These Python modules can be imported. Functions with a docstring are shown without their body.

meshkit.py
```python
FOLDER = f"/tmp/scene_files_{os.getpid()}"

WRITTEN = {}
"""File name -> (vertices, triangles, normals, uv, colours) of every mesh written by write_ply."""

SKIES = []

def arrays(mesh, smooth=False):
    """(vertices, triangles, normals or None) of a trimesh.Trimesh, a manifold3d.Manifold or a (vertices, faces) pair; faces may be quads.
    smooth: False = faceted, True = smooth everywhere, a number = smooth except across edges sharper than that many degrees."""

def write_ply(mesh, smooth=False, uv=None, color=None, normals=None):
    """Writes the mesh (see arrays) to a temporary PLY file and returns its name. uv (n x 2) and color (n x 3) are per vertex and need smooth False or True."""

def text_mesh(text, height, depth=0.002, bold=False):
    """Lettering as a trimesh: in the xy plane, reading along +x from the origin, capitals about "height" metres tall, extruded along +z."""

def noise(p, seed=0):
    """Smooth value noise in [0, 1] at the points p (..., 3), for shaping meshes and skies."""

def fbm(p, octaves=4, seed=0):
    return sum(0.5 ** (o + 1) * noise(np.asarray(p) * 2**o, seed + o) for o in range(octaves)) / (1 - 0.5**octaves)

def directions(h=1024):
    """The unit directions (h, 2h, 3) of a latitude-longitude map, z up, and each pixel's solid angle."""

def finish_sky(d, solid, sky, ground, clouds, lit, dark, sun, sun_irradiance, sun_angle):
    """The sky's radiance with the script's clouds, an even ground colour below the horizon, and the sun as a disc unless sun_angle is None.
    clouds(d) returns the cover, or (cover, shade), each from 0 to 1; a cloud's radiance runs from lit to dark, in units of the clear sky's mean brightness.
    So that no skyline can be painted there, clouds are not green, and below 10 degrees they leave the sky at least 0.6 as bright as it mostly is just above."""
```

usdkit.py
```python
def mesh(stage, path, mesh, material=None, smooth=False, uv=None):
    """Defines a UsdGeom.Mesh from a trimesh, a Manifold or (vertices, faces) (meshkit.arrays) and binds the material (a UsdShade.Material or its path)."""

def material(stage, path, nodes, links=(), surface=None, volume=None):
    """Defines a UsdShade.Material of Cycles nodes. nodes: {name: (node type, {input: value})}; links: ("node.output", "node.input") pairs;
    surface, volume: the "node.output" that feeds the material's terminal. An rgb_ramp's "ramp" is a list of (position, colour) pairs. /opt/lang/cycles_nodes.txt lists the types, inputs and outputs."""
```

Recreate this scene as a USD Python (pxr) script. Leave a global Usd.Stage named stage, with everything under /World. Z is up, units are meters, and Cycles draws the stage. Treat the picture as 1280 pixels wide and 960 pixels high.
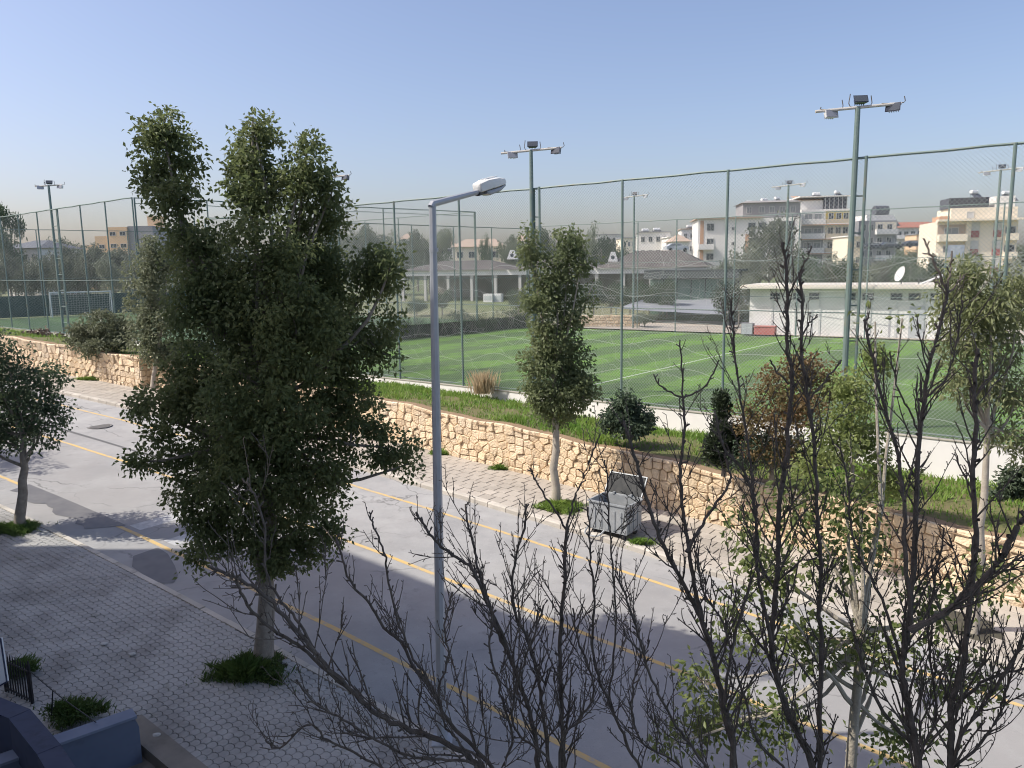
import math, random
import numpy as np, trimesh, usdkit, meshkit
from pxr import Usd, UsdGeom, UsdLux, UsdShade, Gf, Vt
from scipy.spatial import Voronoi
from shapely.geometry import Polygon, box as sbox
random.seed(7); RNG = np.random.default_rng(7)
stage = Usd.Stage.CreateInMemory()
UsdGeom.Xform.Define(stage, '/World'); UsdGeom.Scope.Define(stage, '/World/Looks')
V = lambda *a: np.array(a, float)

# ------------------------------------------------------------------ camera, sky, sun, exposure
H, PITCH, ROLL, FPX = 7.0, math.radians(8.64), math.radians(0.895), 960.0      # the picture is 1280 x 960 in these units
FWD = V(0, math.cos(PITCH), -math.sin(PITCH)); _r = V(1, 0, 0); _u = np.cross(_r, FWD)
RIGHT = _r * math.cos(ROLL) - _u * math.sin(ROLL); UP = _u * math.cos(ROLL) + _r * math.sin(ROLL)
cam = UsdGeom.Camera.Define(stage, '/World/camera')
cam.CreateHorizontalApertureAttr(36.0); cam.CreateFocalLengthAttr(36.0 * FPX / 1280); cam.CreateVerticalApertureAttr(27.0)
cam.AddTransformOp().Set(Gf.Matrix4d(*RIGHT, 0, *UP, 0, *(-FWD), 0, 0, 0, H, 1))
cam.CreateExposureAttr(0.70); cam.CreateFStopAttr(0.0)
SUN_EL = math.radians(49); SUN_TO = V(-1, -0.10, 0); SUN_TO /= np.linalg.norm(SUN_TO)
SUN = SUN_TO * math.cos(SUN_EL) + V(0, 0, math.sin(SUN_EL))
dome = UsdLux.DomeLight.Define(stage, '/World/sky')
dome.GetPrim().SetCustomDataByKey('kind', 'structure')
SKY = usdkit.material(stage, '/World/Looks/sky_material', {
    'sky': ('sky_texture', {'sky_type': 'single_scattering', 'sun_disc': False, 'sun_elevation': SUN_EL, 'sun_rotation': math.atan2(SUN_TO[0], SUN_TO[1]), 'altitude': 60.0, 'air_density': 1.0, 'aerosol_density': 2.7, 'ozone_density': 4.0}),
    'tint': ('mix', {'mix_type': 'multiply', 'fac': 1.0, 'color2': (.95, .83, .81)}), 'bg': ('background_shader', {'strength': 0.14})}, [('sky.color', 'tint.color1'), ('tint.color', 'bg.color')], surface='bg.background')
UsdShade.MaterialBindingAPI.Apply(dome.GetPrim()).Bind(SKY)
sun = UsdLux.DistantLight.Define(stage, '/World/sun')
sun.CreateNormalizeAttr(True); sun.CreateIntensityAttr(0.86); sun.CreateAngleAttr(0.53); sun.CreateColorAttr(Gf.Vec3f(1.0, 0.95, 0.86))
_z = SUN; _x = np.cross(V(0, 0, 1), _z); _x /= np.linalg.norm(_x); _y = np.cross(_z, _x)
sun.AddTransformOp().Set(Gf.Matrix4d(*_x, 0, *_y, 0, *_z, 0, 0, 0, 40, 1))

# ------------------------------------------------------------------ helpers
def ray(u, v): return (u - 640) / FPX * RIGHT - (v - 480) / FPX * UP + FWD
def at(u, v, y): d = ray(u, v); return d * (y / d[1]) + V(0, 0, H)              # the point of the place seen at (u, v) at depth y
def onz(u, v, z): d = ray(u, v); return d * ((z - H) / d[2]) + V(0, 0, H)       # ... on the level z
TH = .65698; C0 = V(0.59, 14.64); U2 = V(-math.cos(TH), math.sin(TH)); N2 = V(math.sin(TH), math.cos(TH))
def cc(s):                                                                   # the road's bend, straight beyond what is seen
    s = np.asarray(s, float); t = np.clip(s, -7, 30)
    f = lambda t: -.0157 - .2043e-2 * t * t - .2087e-4 * t ** 3
    g = -.4086e-2 * t - .6261e-4 * t * t
    return f(t) + g * (s - t)
def zr(s): return .0668 * np.clip(s, -40, 70)                                 # the road climbs to the left
def rp(s, d, z=0.0):
    """Road coordinates (s along, d across from the centre line) to the place."""
    s, d, z = np.broadcast_arrays(np.asarray(s, float), np.asarray(d, float), np.asarray(z, float))
    e = d + cc(s)
    return np.stack([C0[0] + s * U2[0] + e * N2[0], C0[1] + s * U2[1] + e * N2[1], zr(s) + z], -1)
def sd(P):
    q = np.asarray(P, float)[..., :2] - C0; s = q @ U2
    return s, q @ N2 - cc(s)
used = {}
def numbered(path):
    n = used.get(path, 0); used[path] = n + 1
    return path if n == 0 else f'{path}_{n:03d}'
def meta(p, label=None, cat=None, group=None, kind=None):
    p = p.GetPrim() if hasattr(p, 'GetPrim') else p
    for k, x in (('label', label), ('category', cat), ('group', group), ('kind', kind)):
        if x: p.SetCustomDataByKey(k, x)
    return p
def path_of(parent): return '/World' if parent is None else str(parent.GetPath())
BASE = {}
def thing(name, label=None, cat=None, loc=(0, 0, 0), rz=0.0, group=None, kind=None, scale=None, parent=None, base=None):
    """loc: its parts are given in its own axes; base: it stands there, but its parts are given in the place's axes."""
    if base is not None: loc = tuple(base)
    x = UsdGeom.Xform.Define(stage, numbered(path_of(parent) + '/' + name))
    if parent is None or loc != (0, 0, 0):
        x.AddTranslateOp().Set(Gf.Vec3d(*map(float, loc))); x.AddRotateZOp().Set(math.degrees(rz))
        if scale is not None: x.AddScaleOp().Set(Gf.Vec3f(*map(float, np.broadcast_to(scale, 3))))
    if base is not None: BASE[str(x.GetPath())] = np.array(base, float)
    return meta(x, label, cat, group, kind)
def copy(src, label=None, loc=(0, 0, 0), rz=0.0, group=None, scale=None):
    was = src.GetCustomData()
    base = src.GetName()
    while base[-4:-3] == '_' and base[-3:].isdigit(): base = base[:-4]
    p = thing(base, label or was.get('label'), was.get('category'), loc, rz, group or was.get('group'), scale=scale)
    p.GetReferences().AddInternalReference(src.GetPath()); p.SetInstanceable(True)
    return p
class MB:
    """Collects triangles for ONE mesh."""
    def __init__(s): s.v, s.f, s.n = [], [], 0
    def add(s, v, f):
        v = np.asarray(v, float).reshape(-1, 3); f = np.asarray(f, int)
        if f.shape[1] == 4: f = np.vstack([f[:, [0, 1, 2]], f[:, [0, 2, 3]]])
        s.v.append(v); s.f.append(f + s.n); s.n += len(v); return s
    def tri(s, m): return s.add(m.vertices, m.faces)
    def box(s, lo, hi, frame=None):
        lo, hi = np.minimum(lo, hi), np.maximum(lo, hi)
        c = np.array([[x, y, z] for z in (lo[2], hi[2]) for x, y in ((lo[0], lo[1]), (hi[0], lo[1]), (hi[0], hi[1]), (lo[0], hi[1]))])
        if frame is not None: c = frame(c)
        return s.add(c, [[0, 3, 2, 1], [4, 5, 6, 7], [0, 1, 5, 4], [1, 2, 6, 5], [2, 3, 7, 6], [3, 0, 4, 7]])
    def tube(s, pts, r, n=6, cap=True):
        p = np.asarray(pts, float); r = np.broadcast_to(np.asarray(r, float), (len(p),))
        t = np.gradient(p, axis=0); t /= np.linalg.norm(t, axis=1, keepdims=True) + 1e-12
        a = np.cross(t, np.where(np.abs(t[:, 2:]) < .9, [0, 0, 1.], [1., 0, 0])); a /= np.linalg.norm(a, axis=1, keepdims=True) + 1e-12
        b = np.cross(t, a); k = np.arange(n) * 2 * np.pi / n
        v = p[:, None] + r[:, None, None] * (np.cos(k)[None, :, None] * a[:, None] + np.sin(k)[None, :, None] * b[:, None])
        i, j = np.meshgrid(np.arange(len(p) - 1), np.arange(n), indexing='ij')
        q = np.stack([i * n + j, i * n + (j + 1) % n, (i + 1) * n + (j + 1) % n, (i + 1) * n + j], -1).reshape(-1, 4)
        f = np.vstack([q[:, [0, 1, 2]], q[:, [0, 2, 3]]]); v = v.reshape(-1, 3)
        if cap:
            m = len(v); v = np.vstack([v, p[:1], p[-1:]]); l = (len(p) - 1) * n; k = np.arange(n)
            f = np.vstack([f, np.stack([np.full(n, m), (k + 1) % n, k], 1), np.stack([np.full(n, m + 1), l + k, l + (k + 1) % n], 1)])
        return s.add(v, f)
    def segs(s, A, B, r, n=3):
        """Many straight wires at once."""
        A, B = np.asarray(A, float), np.asarray(B, float); t = B - A; t /= np.linalg.norm(t, axis=1, keepdims=True) + 1e-12
        a = np.cross(t, np.where(np.abs(t[:, 2:]) < .9, [0, 0, 1.], [1., 0, 0])); a /= np.linalg.norm(a, axis=1, keepdims=True) + 1e-12
        b = np.cross(t, a); k = np.arange(n) * 2 * np.pi / n; r = np.broadcast_to(np.asarray(r, float), (len(A),))[:, None, None]
        o = r * (np.cos(k)[None, :, None] * a[:, None] + np.sin(k)[None, :, None] * b[:, None])
        v = np.concatenate([A[:, None] + o, B[:, None] + o], 1); j = np.arange(n)
        q = np.stack([j, (j + 1) % n, n + (j + 1) % n, n + j], 1)
        f = (np.arange(len(A)) * 2 * n)[:, None, None] + q[None]
        return s.add(v.reshape(-1, 3), f.reshape(-1, 4))
    def grid(s, P):
        P = np.asarray(P, float); a, b = P.shape[:2]; i, j = np.meshgrid(np.arange(a - 1), np.arange(b - 1), indexing='ij')
        q = np.stack([i * b + j, (i + 1) * b + j, (i + 1) * b + j + 1, i * b + j + 1], -1).reshape(-1, 4)
        return s.add(P.reshape(-1, 3), q)
    def prism(s, poly, z0, z1, frame=None):
        m = trimesh.creation.extrude_polygon(Polygon(poly), z1 - z0, engine='earcut'); v = np.array(m.vertices) + [0, 0, z0]
        return s.add(frame(v) if frame else v, m.faces)
    def build(s, name, mat, parent=None, label=None, cat=None, group=None, kind=None, smooth=False):
        v, f = np.vstack(s.v), np.vstack(s.f)
        if parent is not None: v = v - BASE.get('/'.join(path_of(parent).split('/')[:3]), 0)
        m = usdkit.mesh(stage, numbered(path_of(parent) + '/' + name), (v, f), mat, smooth=smooth)
        m.CreateDoubleSidedAttr(True)
        return meta(m, label, cat, group, kind)
def frame(origin, ax, ay=None):
    """Local axes: ax along (horizontal), ay depth (defaults to ax turned left), z up."""
    o = np.asarray(origin, float); ax = np.array([ax[0], ax[1], 0.]); ax /= np.linalg.norm(ax)
    ay = np.array([-ax[1], ax[0], 0.]) if ay is None else np.asarray(ay, float)
    return lambda c: o + np.asarray(c)[..., :1] * ax + np.asarray(c)[..., 1:2] * ay + np.asarray(c)[..., 2:3] * V(0, 0, 1)
def smooth_path(p, k=4):
    p = np.asarray(p, float)
    if len(p) < 3: return np.linspace(p[0], p[-1], k + 1)
    q = np.vstack([2 * p[0] - p[1], p, 2 * p[-1] - p[-2]]); out = []
    for i in range(1, len(q) - 2):
        for t in np.linspace(0, 1, k, endpoint=False):
            a, b, c, d = q[i - 1:i + 3]
            out.append(.5 * (2 * b + (c - a) * t + (2 * a - 5 * b + 4 * c - d) * t * t + (3 * b - a - 3 * c + d) * t ** 3))
    return np.array(out + [p[-1]])

# ------------------------------------------------------------------ materials
def ramp(a, b, lo=0., hi=1.): return [(lo, a), (hi, b)]
def M(name, c1, c2=None, scale=4., detail=4., rough=.8, bump=0., bscale=60., bdist=.01, island=0., spec=.3, metal=0., trans=0., extra=None, lo=.3, hi=.7, rnd=0.):
    """Two tones by noise, fine relief, and a change of tone from piece to piece."""
    c2 = c2 or c1
    n = {'geo': ('geometry', {}), 'noise': ('noise_texture', {'scale': scale, 'detail': detail, 'roughness': .6}),
         'col': ('rgb_ramp', {'ramp': ramp(c1, c2, lo, hi)}), 'p': ('principled_bsdf', {'roughness': rough, 'specular_ior_level': spec, 'metallic': metal})}
    l = [('geo.position', 'noise.vector'), ('noise.fac', 'col.fac')]
    out = 'col.color'
    if island or rnd:
        n |= {'oi': ('object_info', {}), 'sum': ('math', {'math_type': 'add'}), 'fr': ('math', {'math_type': 'fraction'}),
              'mr': ('map_range', {'to_min': 1 - max(island, rnd), 'to_max': 1 + max(island, rnd)}), 'hsv': ('hsv', {})}
        l += [('oi.random', 'sum.value1'), ('geo.random_per_island', 'sum.value2'), ('sum.value', 'fr.value1'), ('fr.value', 'mr.value'), ('mr.result', 'hsv.value'), (out, 'hsv.color')]
        out = 'hsv.color'
    if extra:
        out = extra(n, l, out)
    l.append((out, 'p.base_color'))
    if bump:
        n |= {'bn': ('noise_texture', {'scale': bscale, 'detail': 5.}), 'b': ('bump', {'strength': bump, 'distance': bdist})}
        l += [('geo.position', 'bn.vector'), ('bn.fac', 'b.height'), ('b.normal', 'p.normal')]
    surf = 'p.BSDF'
    if trans:
        n |= {'tr': ('translucent_bsdf', {}), 'mx': ('mix_closure', {'fac': trans})}
        l += [(out, 'tr.color'), ('p.BSDF', 'mx.closure1'), ('tr.BSDF', 'mx.closure2')]; surf = 'mx.closure'
    return usdkit.material(stage, f'/World/Looks/{name}', n, l, surface=surf)
def stain(sc, col, lo, hi, amt=.6, seed=0.):
    """Adds a second, larger pattern of dirt or wear."""
    def f(n, l, out):
        k = f'st{len(n)}'
        n |= {k + 'm': ('mapping', {'location': (seed, seed * 1.7, 0.)}), k: ('noise_texture', {'scale': sc, 'detail': 6., 'roughness': .65}), k + 'r': ('map_range', {'from_min': lo, 'from_max': hi, 'to_min': 0., 'to_max': amt, 'clamp': True}), k + 'x': ('mix', {'color2': col})}
        l += [('geo.position', k + 'm.vector'), (k + 'm.vector', k + '.vector'), (k + '.fac', k + 'r.value'), (k + 'r.result', k + 'x.fac'), (out, k + 'x.color1')]
        return k + 'x.color'
    return f
def cracks(sc, wd, col, amt):
    def f(n, l, out):
        n |= {'ck1': ('noise_texture', {'scale': 1.7, 'detail': 5.}), 'ck2': ('mix', {'mix_type': 'add', 'fac': .55}), 'ck3': ('voronoi_texture', {'feature': 'distance_to_edge', 'scale': sc}), 'ck4': ('map_range', {'from_min': 0., 'from_max': wd, 'to_min': amt, 'to_max': 0., 'clamp': True}),
              'ck5': ('noise_texture', {'scale': .3, 'detail': 3.}), 'ck6': ('map_range', {'from_min': .48, 'from_max': .58, 'clamp': True}), 'ck7': ('math', {'math_type': 'multiply'}), 'ck8': ('mix', {'color2': col})}
        l += [('geo.position', 'ck1.vector'), ('geo.position', 'ck2.color1'), ('ck1.color', 'ck2.color2'), ('ck2.color', 'ck3.vector'), ('ck3.distance', 'ck4.value'), ('geo.position', 'ck5.vector'), ('ck5.fac', 'ck6.value'), ('ck4.result', 'ck7.value1'), ('ck6.result', 'ck7.value2'), ('ck7.value', 'ck8.fac'), (out, 'ck8.color1')]
        return 'ck8.color'
    return f
def both(*fs):
    def f(n, l, out):
        for g in fs: out = g(n, l, out)
        return out
    return f
asphalt = M('asphalt', (.31, .307, .30), (.38, .375, .365), 1.3, 9., .92, .5, 240., .006, extra=both(stain(.35, (.22, .22, .225), .48, .70, .6), stain(14., (.44, .43, .42), .58, .72, .4, 3.), stain(2.6, (.20, .195, .19), .60, .72, .55, 8.), stain(60., (.16, .16, .16), .56, .68, .45, 1.), stain(.16, (.27, .26, .25), .45, .6, .6, 11.), cracks(.42, .012, (.10, .10, .10), .7)))
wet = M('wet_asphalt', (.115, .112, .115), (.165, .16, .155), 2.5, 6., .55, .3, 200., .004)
yellow = M('yellow_paint', (.60, .41, .15), (.54, .39, .19), 3., 6., .8, extra=both(stain(6., (.34, .33, .31), .50, .66, .75), stain(.5, (.40, .36, .28), .50, .70, .55, 6.)))
white_paint = M('road_white_paint', (.50, .50, .49), (.44, .44, .43), 4., 6., .8, extra=stain(5., (.33, .33, .33), .42, .62, .85, 2.))
iron = M('cast_iron', (.09, .09, .09), (.14, .13, .12), 12., 4., .7)
kerb_m = M('kerb_concrete', (.52, .48, .42), (.42, .39, .34), 3., 6., .9, .3, 80., .006, rnd=.12, extra=stain(1.1, (.22, .21, .18), .52, .7, .5))
near_paver = M('grey_paver', (.28, .275, .26), (.35, .342, .325), 1.1, 6., .92, .35, 120., .005, island=.16, extra=both(stain(.8, (.17, .162, .15), .46, .66, .7), stain(2.2, (.10, .11, .05), .62, .74, .5, 5.)))
far_paver = M('beige_paver', (.44, .40, .345), (.36, .325, .28), 1.5, 6., .92, .3, 100., .005, island=.13, extra=stain(.7, (.22, .20, .17), .5, .7, .5))
joint = M('joint_sand', (.055, .05, .042), (.09, .085, .06), 5., 6., .95)
stone = M('wall_stone', (.66, .50, .32), (.75, .61, .43), 2.4, 6., .92, 1.0, 16., .05, island=.17, extra=both(stain(1.6, (.50, .35, .23), .54, .7, .55), stain(.6, (.66, .60, .50), .5, .7, .5, 4.), stain(7., (.38, .27, .17), .60, .74, .6, 2.)))
mortar = M('wall_mortar', (.40, .30, .20), (.30, .22, .14), 6., 6., .95, .6, 40., .02)
earth = M('earth', (.22, .15, .09), (.30, .21, .13), 3., 6., .95, .6, 30., .03)
soil = M('verge_soil', (.10, .12, .04), (.17, .14, .07), 1.2, 6., .95, .5, 30., .03)
ground_m = M('dry_ground', (.12, .14, .06), (.22, .21, .13), .09, 8., .95, .4, 6., .1, extra=stain(.03, (.08, .12, .04), .42, .60, .8))
gravel = M('gravel', (.42, .37, .31), (.33, .29, .24), 1.5, 8., .95, .5, 30., .03)
white_wall = M('white_wall', (.78, .77, .74), (.70, .68, .64), .8, 6., .85, .15, 40., .004, extra=stain(1.6, (.45, .42, .36), .58, .76, .5))
galv = M('galvanised_steel', (.36, .38, .40), (.44, .46, .48), 8., 5., .5, metal=.25, spec=.5)
lamp_grey = M('lamp_pole_grey', (.33, .345, .37), (.39, .40, .42), 5., 4., .45, metal=.2, spec=.5)
lamp_white = M('lamp_housing', (.72, .72, .70), (.62, .62, .60), 9., 4., .4)
lamp_glass = M('lamp_glass', (.30, .31, .33), None, 3., 2., .15, spec=.6)
green_steel = M('green_fence_steel', (.115, .165, .15), (.15, .20, .18), 3., 5., .55, spec=.4, extra=stain(2.2, (.22, .17, .11), .56, .7, .6))
wire_m = M('fence_wire', (.27, .30, .29), (.34, .37, .36), 1., 2., .5)
net_m = M('net_string', (.62, .63, .60), (.50, .52, .48), 2., 2., .8)
dark_lamp = M('flood_lamp_dark', (.035, .045, .075), (.05, .06, .09), 5., 3., .35, spec=.5)
flood_bar = M('flood_bar', (.50, .48, .43), (.42, .40, .36), 4., 4., .6)
bin_m = M('bin_galvanised', (.25, .27, .28), (.34, .355, .365), 5., 6., .5, metal=.15, spec=.4, extra=both(stain(3., (.24, .24, .24), .55, .7, .6), stain(9., (.30, .20, .12), .66, .76, .5, 3.)))
rubber = M('rubber', (.025, .025, .025), (.04, .04, .04), 10., 2., .7)
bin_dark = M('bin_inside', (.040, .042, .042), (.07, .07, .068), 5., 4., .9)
cloth_white = M('rubbish_bag', (.46, .46, .44), (.36, .36, .34), 8., 4., .6)
bark = M('tree_bark', (.20, .17, .14), (.30, .27, .23), 9., 6., .95, .8, 45., .02)
pale_bark = M('pale_bark', (.42, .38, .31), (.33, .29, .24), 7., 6., .95, .7, 40., .015)
bare_bark = M('bare_bark', (.085, .070, .060), (.155, .132, .115), 18., 6., .9, .8, 90., .006)
def leafm(n, a, b, t=.3, isl=.35, sc=1.1): return M(n, a, b, sc, 4., .5, island=isl, trans=t, spec=.35)
leaf_big = leafm('leaf_big_tree', (.21, .275, .115), (.35, .40, .165), .5, .5, .9)
leaf_left = leafm('leaf_left_tree', (.075, .115, .065), (.135, .175, .09), .38)
leaf_col = leafm('leaf_column_tree', (.135, .175, .08), (.22, .255, .12), .42)
leaf_grey = leafm('leaf_grey_tree', (.12, .14, .08), (.18, .195, .12), .35)
leaf_pale = leafm('leaf_pale', (.17, .20, .085), (.28, .30, .15), .4)
leaf_light = leafm('leaf_light', (.15, .20, .06), (.26, .30, .11), .45)
leaf_bronze = leafm('leaf_bronze', (.30, .18, .09), (.25, .23, .10), .4)
leaf_cyp = leafm('leaf_cypress', (.018, .030, .014), (.035, .05, .022), .1)
leaf_far = leafm('leaf_far', (.105, .13, .085), (.16, .18, .12), .2, .3, .25)
leaf_olive = leafm('leaf_olive', (.12, .14, .095), (.18, .195, .135), .2, .3, .25)
leaf_dark = leafm('leaf_dark_far', (.055, .085, .05), (.10, .13, .075), .2, .3, .3)
grass_m = leafm('grass_blade', (.10, .20, .03), (.20, .27, .06), .35, .4, .9)
weed_m = leafm('weed_blade', (.045, .09, .02), (.09, .13, .035), .3, .4, 3.)
dry_m = leafm('dry_stalk', (.44, .34, .20), (.52, .42, .28), .2, .3, 2.)
def glassy(n, c): return M(n, c, None, 2., 2., .12, spec=.6)
pane = glassy('window_pane', (.06, .07, .08)); pane2 = glassy('window_pane_pale', (.22, .23, .24))

def turf(name, ax, period, shift, a, b):
    return usdkit.material(stage, f'/World/Looks/{name}', {
        'geo': ('geometry', {}), 'dot': ('vector_math', {'math_type': 'dot_product', 'vector2': (ax[0], ax[1], 0.)}),
        'nz': ('noise_texture', {'scale': .6, 'detail': 5.}), 'nzs': ('math', {'math_type': 'multiply', 'value2': 1.3}), 'ad': ('math', {'math_type': 'add'}),
        'dv': ('math', {'math_type': 'divide', 'value2': period}), 'sh': ('math', {'math_type': 'add', 'value2': shift}), 'fr': ('math', {'math_type': 'fraction'}),
        'st': ('rgb_ramp', {'ramp': [(0, a), (.42, a), (.50, b), (.92, b), (1, a)]}),
        'n2': ('noise_texture', {'scale': .55, 'detail': 9., 'roughness': .75}), 'r2': ('map_range', {'from_min': .46, 'from_max': .66, 'to_min': 0., 'to_max': .8, 'clamp': True}),
        'mx': ('mix', {'color2': (.075, .098, .065)}), 'n3': ('noise_texture', {'scale': 55., 'detail': 3.}), 'bp': ('bump', {'strength': .6, 'distance': .03}),
        'p': ('principled_bsdf', {'roughness': .85, 'specular_ior_level': .15})},
        [('geo.position', 'dot.vector1'), ('geo.position', 'nz.vector'), ('nz.fac', 'nzs.value1'), ('dot.value', 'ad.value1'), ('nzs.value', 'ad.value2'), ('ad.value', 'dv.value1'),
         ('dv.value', 'sh.value1'), ('sh.value', 'fr.value1'), ('fr.value', 'st.fac'), ('geo.position', 'n2.vector'), ('n2.fac', 'r2.value'), ('r2.result', 'mx.fac'), ('st.color', 'mx.color1'),
         ('geo.position', 'n3.vector'), ('n3.fac', 'bp.height'), ('bp.normal', 'p.normal'), ('mx.color', 'p.base_color')], surface='p.BSDF')

# ------------------------------------------------------------------ the lie of the land
ZR, ZL = 2.0, 3.0                                                            # the two courts' levels
NLc, FLc, FRc, NRc = V(-18.7, 45.55), V(1.4, 65.4), V(34.4, 42.8), V(20.0, 14.98)
AL, BL = V(-21.2, 44.3), V(-2.6, 59.7); LD = V(-.771, .636); CL, DL = AL + 38.5 * LD, BL + 38.5 * LD
def sstep(a, b, x): t = np.clip((x - a) / (b - a), 0, 1); return t * t * (3 - 2 * t)
def G(x, y):
    P = np.stack([x, y], -1); s, d = sd(P); s0 = (P - C0) @ U2
    near = zr(s) - .35
    lev = 1.6 + sstep(31, 36, s0) * 1.0
    far = lev + sstep(42, 60, d) * .6 + .012 * np.clip(d - 60, 0, 160)
    z = near + (far - near) * sstep(15.5, 21, d)
    r = np.hypot(x, y)
    hill = meshkit.fbm(np.stack([x / 420, y / 420, x * 0], -1), 3, 5)
    return z + sstep(400, 1600, r) * (2 + 34 * hill) * (d > 20)
gx = np.concatenate([-np.geomspace(2600, 75, 26), np.linspace(-70, 70, 71), np.geomspace(75, 2600, 26)])
gy = np.concatenate([-np.geomspace(400, 32, 8), np.linspace(-28, 120, 75), np.geomspace(126, 2600, 30)])
X, Y = np.meshgrid(gx, gy, indexing='ij')
MB().grid(np.stack([X, Y, G(X, Y)], -1)).build('ground', ground_m, kind='structure', smooth=True)

# ---- road, its paint, patches and covers
def ribbon(s, d0, d1, z, n=2):
    s = np.asarray(s, float); t = np.linspace(0, 1, n)
    return np.stack([rp(s, np.asarray(d0) + (np.asarray(d1) - np.asarray(d0)) * k, z) for k in t], 1)
SR = np.arange(-45, 96, 1.0)
road = thing('road', kind='structure')
MB().grid(ribbon(SR, -4.2, 4.2, 0, 6)).build('road_surface', asphalt, road, smooth=True)
def lane_line(d, s0, s1, w=.11):
    s = np.arange(s0, s1 + .01, .8); j = .012 * np.sin(s * 1.7 + d)
    MB().grid(ribbon(s, d - w / 2 + j, d + w / 2 + j, .004)).build('yellow_line', yellow, road)
lane_line(-3.05, -30, 80); lane_line(0.0, -30, 80); lane_line(3.0, -30, 80)
for s in (10.35, 8.85):                                                       # two white bars across the near lane
    MB().grid(ribbon([s - .24, s + .24], -2.85, -.25, .004, 8)).build('white_bar', white_paint, road)
def blot(pts, z, mat, name, label=None):
    p = np.array([rp(s, d, 0)[:2] for s, d in pts]); pg = Polygon(p).buffer(.12).buffer(-.08)
    m = trimesh.creation.triangulate_polygon(pg, engine='earcut'); v = np.c_[m[0], np.zeros(len(m[0]))]
    s, _ = sd(v); v[:, 2] = zr(s) + z
    MB().add(v, m[1]).build(name, mat, road, label)
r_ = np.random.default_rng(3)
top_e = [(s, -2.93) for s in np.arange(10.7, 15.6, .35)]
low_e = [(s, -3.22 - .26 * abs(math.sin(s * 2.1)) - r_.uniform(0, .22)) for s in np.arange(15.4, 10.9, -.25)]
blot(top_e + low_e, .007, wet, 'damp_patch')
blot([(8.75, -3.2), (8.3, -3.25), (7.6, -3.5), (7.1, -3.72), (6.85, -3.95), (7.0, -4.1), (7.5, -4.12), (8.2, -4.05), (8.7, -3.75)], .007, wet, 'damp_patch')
blot([(s, .9 + .02 * math.sin(s)) for s in (14.5, 17, 19, 21, 23)] + [(s, .86) for s in (23, 21, 19, 17, 14.5)], .006, M('seam', (.12, .12, .12)), 'seam')
mc = rp(20.8, 1.95, 0)
man = thing('manhole_cover', 'round dark iron manhole cover set in the far lane of the road', 'manhole cover', loc=tuple(mc + V(0, 0, .004)))
MB().tri(trimesh.creation.cylinder(.34, .02, sections=32)).build('cover', iron, man)
MB().tri(trimesh.creation.annulus(.36, .43, .016, sections=32)).build('ring', M('iron_ring', (.16, .155, .15)), man)

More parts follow.
